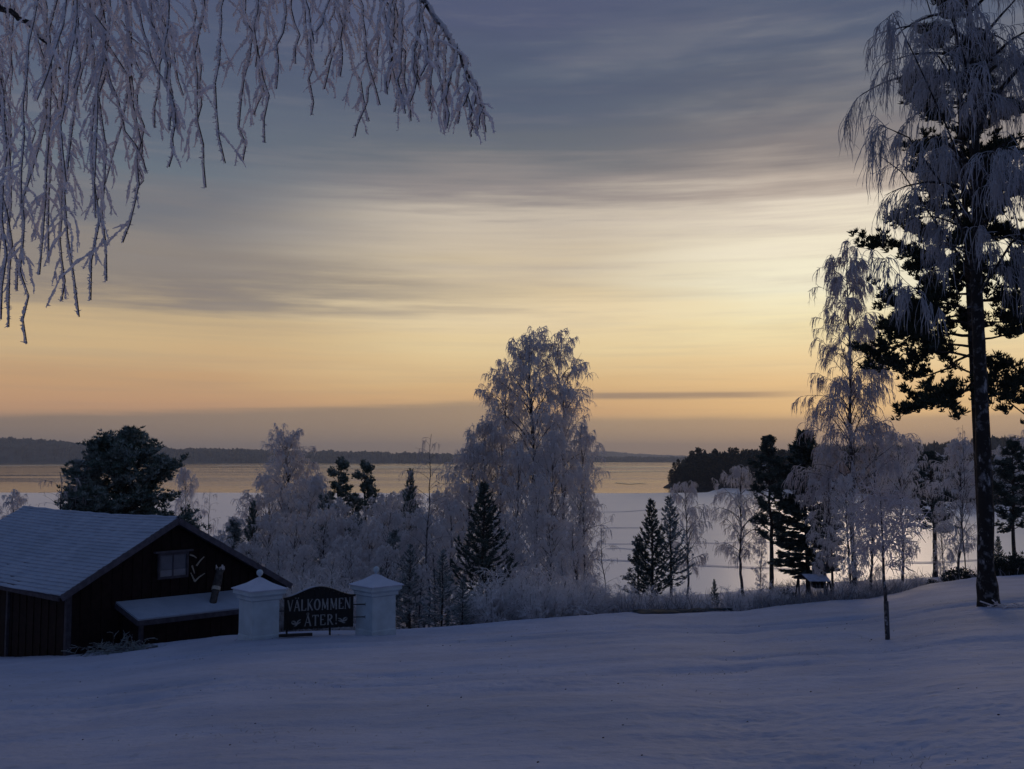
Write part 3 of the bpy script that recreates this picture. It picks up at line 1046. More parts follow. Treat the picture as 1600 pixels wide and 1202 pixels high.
def tree(key, px, ytop, Y, label, group=None, wide=1.0, rz=None, name=None, base=None, sink=0.05):
    H0, parts = PROTO_H[key]
    if base is None:
        pt = P(px, 930, Y)
        base = (pt[0], Y, gz(pt[0], Y) - sink)
    H = EYE - dep(ytop) * Y - base[2]
    s = H / H0
    if rz is None:
        rz = (px * 12.9898 + Y * 7.1) % 6.283
    nm = name or NAMES[key.split('_')[0]]
    cat = {'birch_tree': 'tree', 'pine_tree': 'tree', 'spruce_tree': 'tree', 'frosted_shrub': 'bush'}.get(nm, 'tree')
    o = thing(nm, label, cat, base, rz, group, (s * wide, s * wide, s))
    for pn, me in parts.items():
        part(pn, me, o)
    return o


# ------------------------------------------------------------------ the big birch and pine on the right
def big_right():
    Yb = 23.6
    b = P(1545, 950, Yb)
    bz = gz(b[0], Yb) - 0.1

    def rel(px, py, Y):
        q = P(px, py, Y)
        return (q[0] - b[0], Y - Yb, q[2] - bz)
    lean_top = rel(1522, 0, Yb)
    H = 17.0
    k = H / lean_top[2]
    ex = []
    for pts in ([(1530, 420, 23.6), (1480, 300, 23.0), (1420, 215, 22.6), (1375, 195, 22.4), (1362, 235, 22.3)],
                [(1530, 440, 23.6), (1470, 360, 24.3), (1410, 270, 24.8), (1370, 240, 25), (1356, 270, 25)],
                [(1528, 330, 23.6), (1480, 200, 22.8), (1430, 90, 22.2), (1395, 20, 22), (1385, 30, 21.8)],
                [(1530, 480, 23.6), (1460, 480, 23.0), (1415, 440, 22.8), (1370, 392, 22.6), (1335, 385, 22.5)],
                [(1528, 300, 23.6), (1500, 150, 24.5), (1460, 40, 25.2), (1430, -60, 25.6), (1410, -60, 25.8)],
                [(1528, 380, 23.6), (1570, 280, 23.0), (1620, 200, 22.6), (1660, 180, 22.4), (1680, 200, 22.4)],
                [(1530, 460, 23.6), (1580, 380, 22.8), (1640, 330, 22.4), (1680, 330, 22.2), (1690, 360, 22.2)]):
        ex.append([rel(*q) for q in pts])
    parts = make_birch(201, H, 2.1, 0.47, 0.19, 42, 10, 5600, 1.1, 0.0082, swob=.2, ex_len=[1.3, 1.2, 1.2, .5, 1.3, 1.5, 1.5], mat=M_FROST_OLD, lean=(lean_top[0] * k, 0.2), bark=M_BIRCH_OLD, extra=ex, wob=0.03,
                       upright=0.05, limb_el=(30, 65))
    o = thing('birch_tree', 'tall old birch with thick dark trunk and long frosted weeping twigs at right edge', 'tree', (b[0], Yb, bz))
    for pn, me in parts.items():
        part(pn, me, o)
    # pine close behind it
    Yp = 26.5
    q = P(1541, 940, Yp)
    pz = gz(q[0], Yp) - 0.1
    Hp = (EYE - dep(-60) * Yp) - pz
    exl = []
    for pts in ([(1533, 430, 26.5), (1480, 405, 26.2), (1420, 390, 26), (1380, 378, 25.8)],
                [(1535, 560, 26.5), (1480, 548, 26), (1420, 560, 25.6), (1362, 548, 25.4)],
                [(1535, 540, 26.5), (1490, 570, 27), (1440, 590, 27.4), (1395, 575, 27.6)],
                [(1536, 600, 26.5), (1500, 610, 26.2), (1460, 635, 26), (1420, 640, 25.8)],
                [(1536, 590, 26.5), (1520, 600, 25.4), (1490, 630, 24.9), (1470, 625, 24.6)],
                [(1536, 600, 26.5), (1560, 610, 26.2), (1590, 640, 26), (1620, 650, 25.8)],
                [(1535, 560, 26.5), (1570, 560, 27), (1600, 590, 27.3), (1640, 600, 27.6)],
                [(1534, 500, 26.5), (1490, 480, 26.9), (1450, 470, 27.2), (1412, 480, 27.4)],
                [(1533, 470, 26.5), (1570, 470, 26), (1610, 490, 25.7), (1650, 480, 25.5)],
                [(1532, 380, 26.5), (1500, 340, 26.8), (1465, 320, 27), (1440, 330, 27.2)]):
        exl.append([(lambda v, d: (v[0] - q[0], d - Yp, v[2] - pz))(P(*e_), e_[2]) for e_ in pts])
    parts = make_pine(202, Hp, 2.15, 0.33, 0.13, 54, 14, 18, 9, 0.17, 0.038, extra=exl, el=(-14, 24), prof=([0, .06, .3, .6, 1], [.6, 1, .85, .55, .25]), mat=M_NEEDLE_OLD, lean=(-0.33, 0), sway=0.0)
    o = thing('pine_tree', 'big dark green pine directly behind the tall old birch trunk', 'tree', (q[0], Yp, pz))
    for pn, me in parts.items():
        part(pn, me, o)
    # broken twigs lying at the foot of the birch
    w = P(1572, 952, 23.0)
    g = G()
    rng = srand(7)
    p0 = np.stack([rng.uniform(-.35, .35, 24), rng.uniform(-.2, .2, 24), rng.uniform(0.02, .08, 24)], -1)
    d = norm(np.stack([rng.normal(0, 1, 24), rng.normal(0, .6, 24), rng.normal(0, .12, 24)], -1))
    tubes(g, curves(p0, d, rng.uniform(.15, .45, 24), 4, .1, .1, rng), np.full((24, 4), 0.018), 4)
    o = part('fallen_twigs', g.mesh('fallen_twigs', M_FROST_THIN), loc=(w[0], 23.0, gz(w[0], 23.0)))
    tag(o, 'fallen twigs lying on the snow right of the old birch trunk', 'twigs')


big_right()

# young staked tree on the lawn
def sapling():
    Ys = None
    for yy in np.linspace(12, 24, 240):
        q = P(1387, 1000, yy)
        if gz(q[0], yy) >= q[2]:
            Ys = yy
            break
    Ys = Ys or 16.0
    q = P(1387, 1000, Ys)
    base = (q[0], Ys, gz(q[0], Ys) - 0.04)
    H = EYE - dep(772) * Ys - base[2]
    rng = srand(301)
    g, gc, gg = G(), G(), G()
    tr = trunk_curve(H, (-0.06, 0), 0.003, rng)
    tubes(g, tr[None], (0.04 * (1 - np.linspace(0, 1, len(tr)) * 0.85))[None], 8)
    nl = 22
    u = (np.arange(nl) + rng.random(nl)) / nl
    p0, _ = along(tr[None], np.zeros(nl, int), 0.5 + 0.48 * u)
    az = np.arange(nl) * 2.4
    e = np.radians(rng.uniform(20, 55, nl))
    d0 = np.stack([np.cos(az) * np.cos(e), np.sin(az) * np.cos(e), np.sin(e)], -1)
    L = H * 0.24 * np.sin(np.pi * (0.25 + 0.7 * u)) * rng.uniform(0.7, 1.15, nl) + .1
    li = curves(p0, d0, L, 7, rng.uniform(0.0, 0.5, nl), 0.12, rng)
    tubes(gc, li, np.linspace(1.6, .7, 7)[None] * 0.0075 * np.ones((nl, 1)), 4)
    n2 = nl * 7
    i = rng.integers(0, nl, n2)
    p, tg = along(li, i, rng.uniform(.2, 1, n2))
    s2 = curves(p, norm(tg + unit_sphere(n2, rng) * .9), rng.uniform(.15, .5, n2), 5, rng.uniform(0, 1.5, n2), .18, rng)
    tubes(gc, s2, np.linspace(1, .5, 5)[None] * 0.009 * np.ones((n2, 1)), 4)
    n3 = 750
    i = rng.integers(0, n2, n3)
    p, tg = along(s2, i, rng.uniform(.1, 1, n3))
    s3 = curves(p, norm(tg + unit_sphere(n3, rng) * .9), rng.uniform(.06, .25, n3), 4, rng.uniform(0, 1.2, n3), .2, rng)
    tubes(gc, s3, np.array([1, 1, .9, .4])[None] * 0.0075 * np.ones((n3, 1)), 3)
    zt = EYE - dep(940) * Ys - base[2]
    K = 10
    line = np.stack([np.linspace(0, -0.01, K), np.zeros(K), np.linspace(-.02, zt, K)], -1)
    tubes(gg, line[None], np.full((1, K), 0.042), 12)
    o = thing('young_tree', 'small frosted young tree with a protected stem standing alone on the snowy lawn', 'tree', base)
    part('trunk', g.mesh('sapling_trunk', M_LIMB), o)
    part('trunk_guard', gg.mesh('trunk_guard', M_GUARD), o)
    part('crown', gc.mesh('sapling_crown', M_FROST_THIN), o)


sapling()

# ------------------------------------------------------------------ trees and bushes along the bank
T = tree
T('pine_round', 192, 668, 46, 'dense round-crowned dark pine rising behind the barn roof', wide=1.12)
T('pine_young_b', 124, 712, 45.5, 'smaller frosted pine leaning against the left side of the round dark pine', wide=1.5)
T('birch_thin', 84, 738, 43, 'small bare spreading tree above the barn roof left of the round pine', wide=1.5)
T('birch_d', 6, 765, 52, 'frosted birch at the far left edge above the barn roof')
T('birch_c', 288, 728, 60, 'slim frosted birch just right of the round dark pine', wide=0.6)
T('birch_thin', 326, 764, 60, 'thin frosted birch top above the barn gable', wide=0.8)
T('pine_young_b', 366, 812, 50, 'frosted pine above the right end of the barn roof', wide=1.1)
T('spruce_b', 391, 782, 54, 'small dark spruce tip left of the broad frosted birch', wide=.8)
T('birch_a', 449, 662, 55, 'broad frosted birch rising above the thicket left of the two pines', wide=1.15)
T('pine_young', 526, 714, 52, 'left one of two dark pine tops above the frosted thicket', 'pair of pine tops', wide=1.0)
T('pine_young', 571, 719, 52.5, 'right one of two dark pine tops above the frosted thicket', 'pair of pine tops', wide=1.0, rz=2.2)
T('spruce_b', 637, 732, 50, 'narrow dark spruce top right of the two pines', wide=.75)
T('birch_thin', 673, 678, 40, 'thin nearly bare birch with upright leader between the gate and the big birch', wide=0.85)
T('spruce_a', 752, 752, 37.5, 'dark green young spruce in front of the big birch clump', wide=1.2)
T('birch_b', 776, 562, 51, 'left and lowest stem of the big frosted birch clump in the middle', 'stems of the big birch clump', wide=.95)
T('birch_a', 842, 508, 50, 'tallest middle stem of the big frosted birch clump', 'stems of the big birch clump', wide=.95, rz=1.0)
T('birch_b', 884, 516, 52, 'right stem of the big frosted birch clump in the middle', 'stems of the big birch clump', wide=.95, rz=3.4)
T('birch_d', 915, 724, 46, 'low frosted birch drooping right of the big birch clump', wide=.75)
T('birch_thin', 941, 822, 42, 'small thin frosted birch at the right end of the thicket', wide=1.1)
T('spruce_frost', 690, 858, 33.5, 'frosted spruce with white-edged boughs right of the right gate pillar', wide=1.15)
T('spruce_frost', 640, 850, 36, 'frosted spruce directly behind the right gate pillar', wide=1.1, rz=1.0)
T('spruce_frost', 722, 905, 32.5, 'lowest frosted spruce at the foot of the dark young spruce', wide=1.5, rz=2.0)
YB = [(352, 836, 44, 'birch_d', 'low frosted birch just above the right slope of the barn roof'),
      (385, 846, 41, 'birch_c', 'low frosted birch in front of the small dark spruce tip'),
      (412, 800, 47, 'birch_d', 'frosted birch at the lower left side of the broad frosted birch'),
      (430, 838, 40, 'birch_d', 'low frosted birch above the right tip of the barn roof'),
      (478, 742, 50, 'birch_c', 'frosted birch filling the right flank of the broad frosted birch'),
      (505, 792, 44, 'birch_d', 'frosted birch below and left of the left dark pine top'),
      (470, 850, 38, 'birch_c', 'front frosted birch standing behind the left half of the gate'),
      (540, 806, 45, 'birch_c', 'frosted birch in the gap directly below the two dark pine tops'),
      (556, 850, 38, 'birch_d', 'front frosted birch rising behind the right end of the gate'),
      (590, 768, 47, 'birch_d', 'frosted birch just right of the right dark pine top'),
      (612, 796, 43, 'birch_c', 'frosted birch left of the narrow dark spruce top'),
      (640, 792, 45, 'birch_d', 'frosted birch covering the foot of the narrow dark spruce top'),
      (662, 800, 44, 'birch_c', 'frosted birch behind the stem of the thin bare birch, on its left'),
      (520, 862, 36, 'birch_d', 'lowest frosted birch behind the arched top of the gate'),
      (600, 850, 38, 'birch_c', 'front frosted birch rising behind the cap of the right gate pillar'),
      (700, 780, 46, 'birch_d', 'frosted birch between the thin bare birch and the dark young spruce'),
      (728, 690, 50, 'birch_c', 'tall frosted birch on the left side of the big birch clump'),
      (655, 880, 36, 'birch_d', 'small frosted birch between the two frosted spruces right of the gate'),
      (800, 800, 42, 'birch_d', 'young frosted birch right beside the dark young spruce'),
      (860, 800, 40, 'birch_c', 'young frosted birch in front of the middle stems of the big birch clump'),
      (905, 815, 42, 'birch_d', 'young frosted birch at the right foot of the big birch clump'),
      (820, 862, 38, 'birch_c', 'low young frosted birch in front of the left foot of the big birch clump'),
      (885, 862, 37, 'birch_d', 'low young frosted birch in front of the right foot of the big birch clump')]
for px, yt, Y, key, lab in YB:
    T(key, px, yt, Y, lab, 'young birches of the frosted thicket', wide=1.15)
for px, yt, Y, key, lab in [(762, 655, 50, 'birch_c', 'left outer birch low on the side of the big birch clump'), (800, 690, 47, 'birch_d', 'filling birch low between left and middle clump stems'),
                            (858, 670, 47.5, 'birch_c', 'filling birch low between middle and right clump stems'), (900, 660, 49, 'birch_d', 'right outer birch low on the side of the big birch clump'),
                            (832, 745, 45, 'birch_d', 'lower front birch hiding the base of the middle clump stem')]:
    T(key, px, yt, Y, lab, 'stems of the big birch clump', wide=.78)
for px, yt, Y, key in [(345, 822, 52, 'birch_d'), (372, 806, 55, 'birch_c'), (402, 770, 56, 'birch_d'), (425, 740, 57, 'birch_c'), (468, 722, 56, 'birch_d'), (490, 760, 55, 'birch_c'),
                       (515, 778, 49, 'birch_d'), (548, 770, 56, 'birch_d'), (582, 790, 50, 'birch_c'), (604, 772, 55, 'birch_d'), (628, 760, 56, 'birch_c'), (650, 776, 52, 'birch_d'),
                       (686, 764, 55, 'birch_c'), (712, 752, 55, 'birch_d'), (450, 800, 43, 'birch_d'), (535, 835, 41, 'birch_c'), (575, 826, 42, 'birch_d'), (680, 815, 42, 'birch_d')]:
    T(key, px, yt, Y, 'frosted birch deep in the thicket, mostly merged with its neighbours', 'deep rows of the frosted thicket', wide=1.2)
FB = [(770, 905, 33, 'frosted bush at the right foot of the dark young spruce'), (795, 885, 34, 'second frosted bush right of the dark young spruce'),
      (822, 880, 34, 'tallest frosted bush below the big birch clump'), (850, 888, 33.5, 'frosted bush below the trunk of the tallest clump stem'),
      (880, 895, 34, 'frosted bush below the right stem of the big birch clump'), (905, 898, 34.5, 'frosted bush just past the right side of the big birch clump'),
      (930, 905, 35, 'frosted bush at the foot of the small thin birch'), (955, 912, 35.5, 'frosted bush right of the small thin birch'),
      (975, 926, 36, 'low frosted bush next to last at the right end of the thicket'), (735, 915, 34, 'frosted bush in front of the trunk of the dark young spruce'),
      (835, 910, 32.4, 'low front frosted bush under the left part of the birch clump'), (868, 915, 32.6, 'low front frosted bush under the right part of the birch clump'),
      (990, 936, 36.5, 'last and lowest frosted bush before the dark turf strip'), (460, 900, 34, 'frosted bush seen over the left half of the gate'),
      (500, 890, 34, 'frosted bush seen over the peak of the gate'), (540, 892, 34.5, 'frosted bush beside the left edge of the right gate pillar'),
      (350, 890, 36, 'frosted bush behind the lower right slope of the barn roof'), (425, 890, 36, 'frosted bush seen over the cap of the left gate pillar')]
for px, yt, Y, lab in FB:
    T('shrub_a' if (px // 5) % 2 else 'shrub_b', px, yt, Y, lab, 'frosted bushes along the lawn edge', wide=1.15)

T('spruce_frost', 502, 772, 47, 'dim frosted spruce between the broad frosted birch and the left pine top', wide=.7)
T('spruce_frost', 558, 800, 46, 'dim frosted spruce just below the gap of the two pine tops', wide=.7, rz=1.0)
T('pine_young_b', 612, 828, 41, 'small dim pine deep in the thicket behind the right gate pillar', wide=1.0)
LB = [(1002, 914, 34.5, .9), (1030, 924, 35, .8), (1062, 916, 35, 1.0), (1088, 926, 36, .8), (1103, 930, 35.5, .7), (1146, 916, 36, .9), (1168, 922, 38, .8), (1198, 908, 38, 1.0),
      (1226, 921, 37, .9), (1318, 905, 38, .9), (1344, 908, 39, 1.0), (1368, 896, 41, 1.0), (1408, 900, 42, .8), (1432, 894, 43, .7)]
LBL = ['first low frosted bush on the bank right of the thicket', 'low frosted bush under the taller bank spruce', 'low frosted bush under the slimmer bank spruce',
       'low frosted bush left of the tiny lone spruce', 'low frosted bush in front of the tiny lone spruce', 'low frosted bush right of the tiny lone spruce',
       'low frosted bush below the single frosted birch', 'low frosted bush below the straight pine trunk', 'low frosted bush just left of the garden swing',
       'low frosted bush right of the garden swing', 'low frosted bush below the tall slender birch', 'low frosted bush behind the young staked tree, left of its stem',
       'low frosted bush behind the young staked tree, right of its stem', 'last low frosted bush before the old birch trunk']
for (px, yt, Y, wd), lab in zip(LB, LBL):
    T('shrub_a' if px % 4 else 'shrub_b', px, yt, Y, lab, 'low bushes on the lake bank', wide=wd * 1.25)

# right half: trees standing on the bank above the lake ice
T('spruce_a', 1020, 779, 50, 'taller of two dark spruces on the bank left of the lone birches', wide=1.0)
T('pine_young_b', 1000, 838, 51, 'short frosted young pine tucked against the left side of the taller bank spruce', wide=1.2)
T('spruce_c', 1049, 774, 52, 'slimmer dark spruce right of the taller bank spruce', wide=1.1)
T('birch_lake', 1072, 752, 56, 'slender frosted birch just behind the two bank spruces', wide=.8)
T('birch_lake', 1162, 728, 58, 'single frosted birch with open round crown against the lake ice', wide=1.0, rz=1.5)
T('birch_d', 1188, 838, 60, 'low frosted bushy birch behind the straight pine trunk', wide=.9)
T('pine_tall', 1205, 680, 56, 'tall straight pine with bare lower trunk right of the single birch', wide=1.0)
T('spruce_big', 1263, 673, 56, 'big dark spruce behind the garden swing', wide=1.1)
T('pine_tall', 1301, 716, 54, 'slim pine trunk beside the big spruce right of the swing', wide=.65)
T('birch_airy', 1337, 378, 40, 'tall slender frosted birch against the bright sky left of the old birch', wide=1.02)
T('birch_c', 1292, 690, 41, 'left birch of the frosted group below the tall slender birch', 'frosted group under the slender birch', wide=1.0)
T('birch_d', 1362, 655, 40, 'middle birch of the frosted group below the tall slender birch', 'frosted group under the slender birch', wide=.9)
T('birch_c', 1408, 672, 43, 'right birch of the frosted group below the tall slender birch', 'frosted group under the slender birch', wide=.9, rz=1.4)
T('birch_d', 1330, 740, 38, 'lowest front birch of the frosted group below the tall slender birch', 'frosted group under the slender birch', wide=1.1, rz=4.0)
T('pine_tall', 1462, 705, 62, 'pine with dark boughs between the frosted group and the old birch trunk', wide=1.35)
T('birch_c', 1500, 684, 50, 'frosted birch just left of the old birch trunk', wide=.95, rz=2.5)
T('birch_thin', 1512, 664, 49, 'thin birch top left of the old birch trunk', wide=.6)
T('birch_d', 1475, 790, 52, 'low frosted birch left of the old birch trunk by the bank', wide=.8)
T('pine_tall', 1588, 688, 50, 'dark pine on the bank at the right edge beyond the old birch', wide=1.1, rz=1.0)
T('spruce_b', 1561, 838, 47, 'small greenish spruce right of the old birch trunk', wide=1.2)
T('spruce_b', 1117, 905, 50, 'tiny spruce growing alone in the bank grass', wide=1.0)
T('birch_c', 1636, 640, 55, 'frosted birch mostly cut off by the right picture edge')


def dark_shrub(seed, R, H):
    rng = srand(seed)
    n = 420
    p = unit_sphere(n, rng) * rng.uniform(.5, 1, (n, 1)) * np.array([R, R, H])
    p[:, 2] = np.abs(p[:, 2])
    g, gs = G(), G()
    blades(g, p, norm(p + np.array([0, 0, .3])), 6, .16, .05, rng, .8)
    q = np.zeros((14, 3))
    tubes(gs, curves(q, unit_sphere(14, rng) * np.array([1, 1, .5]) + np.array([0, 0, .9]), H * .9, 4, .1, .1, rng), np.full((14, 4), .015), 4)
    return {'stem': gs.mesh('shrub_stem', M_LIMB), 'foliage': g.mesh('shrub_foliage', M_DARKSHRUB, False)}


DS = dark_shrub(401, 1.0, .9)
for px, Y, s, lab in [(1500, 45, .8, 'low dark evergreen bush left of the old birch trunk'), (1572, 45.5, 1.1, 'dark evergreen bush right of the old birch trunk'),
                      (1598, 46, 1.2, 'dark evergreen bush at the right picture edge'), (1225, 53, .8, 'low dark bush left of the garden swing'),
                      (1455, 44, .35, 'small dark bush on the lawn edge between frosted group and old birch')]:
    q = P(px, 900, Y)
    o = thing('evergreen_bush', lab, 'bush', (q[0], Y, gz(q[0], Y)), px, None, (s, s, s))
    for pn, me in DS.items():
        part(pn, me, o)

# headland wood: single trees, the nearest rows
rng = srand(500)
k = 0
for row, (back, hgt) in enumerate(((3, 15), (12, 17), (26, 18.5), (48, 19.5))):
    n = (84, 74, 60, 46)[row]
    for i in range(n):
        px = 1042 + row * 5 + (1720 - 1042) * (i + rng.uniform(0, 1)) / n
        Y = float(np.interp(px, [a for a, b in HP], [b for a, b in HP])) + back + rng.uniform(-3, 6)
        if row == 0 and rng.random() < .2:
            continue
        X = (px - 800) / F * Y
        far = px > 1330
        h = hgt * rng.uniform(.82, 1.12) * (np.clip((px - 1030) / 60, .62, 1)) * (0.86 if far else 1.0)
        key = rng.choice(['spruce_far', 'spruce_far_b', 'pine_far', 'birch_far'], p=[.36, .34, .27, .03] if px < 1380 else [.2, .15, .15, .5])
        H0, parts = PROTO_H[key]
        s = h / H0
        nm = NAMES[str(key).split('_')[0]]
        lab = {'spruce_tree': 'dark spruce in the wood on the far headland', 'pine_tree': 'dark pine in the wood on the far headland',
               'birch_tree': 'pale frosted birch in the wood on the far headland'}[nm]
        o = thing(nm, lab, 'tree', (X, Y, LAKE + 0.8 + min(3, back * .05)), rng.uniform(0, 6), 'trees of the headland wood', (s * 1.55, s * 1.55, s))
        for pn, me in parts.items():
            part(pn, me, o)

# ------------------------------------------------------------------ bank grass and lawn details


def grass(name, label, pts, hmin, hmax, rad, mat, seed, lean=.35):
    rng = srand(seed)
    n = len(pts)
    p0 = np.stack([pts[:, 0], pts[:, 1], ground_z(pts[:, 0], pts[:, 1]) - .03], -1)
    d = np.stack([rng.normal(0, lean, n), rng.normal(0, lean, n), np.ones(n)], -1)
    C = curves(p0, d, rng.uniform(hmin, hmax, n), 4, rng.uniform(0, 1.2, n), .1, rng)
    g = G()
    tubes(g, C, np.array([1, 1, .8, .2])[None] * rad * rng.uniform(.6, 1.2, (n, 1)), 3)
    o = part(name, g.mesh(name, mat), kind='stuff')
    o['label'] = label
    return o


rng = srand(600)
n = 18000
px = rng.uniform(960, 1640, n)
Y = np.where(px < 1180, rng.uniform(36, 62, n), rng.uniform(42, 64, n))
dcv = np.interp(px, CPX, CYD)
Y = np.where(rng.random(n) < .6, dcv + rng.uniform(-.3, 9, n), np.maximum(Y, dcv))
pts = np.stack([(px - 800) / F * Y, Y], -1)
dens = vnoise(pts[:, 0] * .35, pts[:, 1] * .35, 601) + .5
pts = pts[rng.random(n) < np.clip(dens * 2.4 - .75, .03, 1)]
grass('bank_grass', 'tall frosted grass on the bank above the lake', pts, .2, .8, .012, M_DRYGRASS, 602)
n = 9000
Y = 4.5 * (30 / 4.5) ** rng.random(n)
px = rng.uniform(-60, 1660, n)
pts = np.stack([(px - 800) / F * Y, Y], -1)
dens = vnoise(pts[:, 0] * .6, pts[:, 1] * .6, 603) + .5
pts = pts[rng.random(n) < np.clip(dens * 1.7 - .35, .02, 1)]
grass('lawn_grass', 'short frosted grass tips poking out of the thin snow', pts, .015, .055, .0028, M_DRYGRASS, 604, 1.0)
# brown leaves / clods specks
n = 130
Y = 5 * (28 / 5) ** rng.random(n)
px = rng.uniform(-60, 1660, n)
X = (px - 800) / F * Y
g = G()
z = ground_z(X, Y)
for i in range(n):
    r = rng.uniform(.003, .0065) * (1 + Y[i] * .04)
    box(g, (X[i], Y[i], z[i] + .015 + r * .2), (r, r * .3, r * .2), (-r * .3, r * .8, 0), (0, 0, r * .35))
o = part('leaf_litter', g.mesh('leaf_litter', mat_plain('dead_leaf', (.05, .035, .03), .9, .2, .3, 30)), kind='stuff')
o['label'] = 'scattered dead leaves and clods on the snow'

# dark strip of bare turf at the lawn edge
g = G()
n = 70
pxs = np.linspace(986, 1140, n)
rows = []
for f in np.linspace(0, 1, 8):
    d = np.interp(pxs, CPX, CYD)
    Y = d - 1.9 * np.clip((1140 - pxs) / 90, .15, 1) * np.clip((pxs - 975) / 25, .3, 1) * (1 - f) + 0.2
    X = (pxs - 800) / F * Y
    rows.append(np.stack([X, Y, ground_z(X, Y) + .075 - .06 * (2 * f - 1) ** 2 + vnoise(X * 3, Y * 3, 9) * .05], -1))
idx = np.arange(8 * n).reshape(8, n)
Q = np.stack([idx[:-1, :-1], idx[:-1, 1:], idx[1:, 1:], idx[1:, :-1]], -1).reshape(-1, 4)
part('turf_path', g.add(np.array(rows).reshape(-1, 3), Q).mesh('turf_path', M_GRASSROAD), kind='structure')

# ------------------------------------------------------------------ garden swing on the bank


def garden_swing():
    Y = 41.0
    c = P(1278, 915, Y)
    z0 = gz(c[0], Y)
    o = thing('garden_swing', 'canopied garden swing with a frosted sloping roof on the bank by the big spruce', 'swing', (c[0], Y, z0), 0)

    def L(px, py, dy=0.0):
        q = P(px, py, Y + dy)
        return np.array([q[0] - c[0], dy, q[2] - z0])
    # canopy: frosted cloth sloping towards the lawn and a short dark slope behind
    a, b, d2, e = L(1253, 898, .3), L(1289, 898, .3), L(1298, 909, -.55), L(1265, 909, -.55)
    g = G()
    n = np.cross(e - a, b - a)
    n = n / np.linalg.norm(n)
    if n[2] < 0:
        n = -n
    extrude(g, [a, e, d2, b], n, .03)
    part('canopy', g.mesh('swing_canopy', M_CANOPY, False), o)
    g = G()
    a2, b2 = L(1237, 903, .9), L(1253, 898.4, .33)
    extrude(g, [a2, L(1254, 905, .5), L(1262, 903, .2), b2], (0, 0, 1), .05)
    part('rear_canopy', g.mesh('swing_rear_canopy', M_DARKWOOD, False), o)
    zl = gz(c[0], Y) - z0 - .1
    for (xa, ya), (xb, yb), dy in (((1247, 903), (1240, 922), .4), ((1248, 903), (1249, 922), -.3), ((1296, 908), (1303, 920), .4), ((1294, 908), (1289, 920), -.4)):
        p, q = L(xa, ya, dy * .3), L(xb, yb, dy)
        q[2] = zl
        g = G()
        tubes(g, np.stack([p, q])[None], np.full((1, 2), .035), 6)
        part('leg', g.mesh('swing_leg', M_DARKWOOD), o)
    g = G()
    tubes(g, np.stack([L(1240, 903, .3), L(1297, 908.5, 0)])[None], np.full((1, 2), .035), 6)
    part('top_bar', g.mesh('swing_bar', M_DARKWOOD), o)
    g = G()
    s0, s1 = L(1271, 917), L(1291, 917)
    box(g, (s0 + s1) / 2, (s1 - s0) / 2, (0, .25, 0), (0, 0, .04))
    box(g, (s0 + s1) / 2 + np.array([0, .27, .22]), (s1 - s0) / 2, (0, .03, .05), (0, -.05, .2))
    part('seat', g.mesh('swing_seat', M_DARKWOOD, False), o)


garden_swing()

# ------------------------------------------------------------------ barn


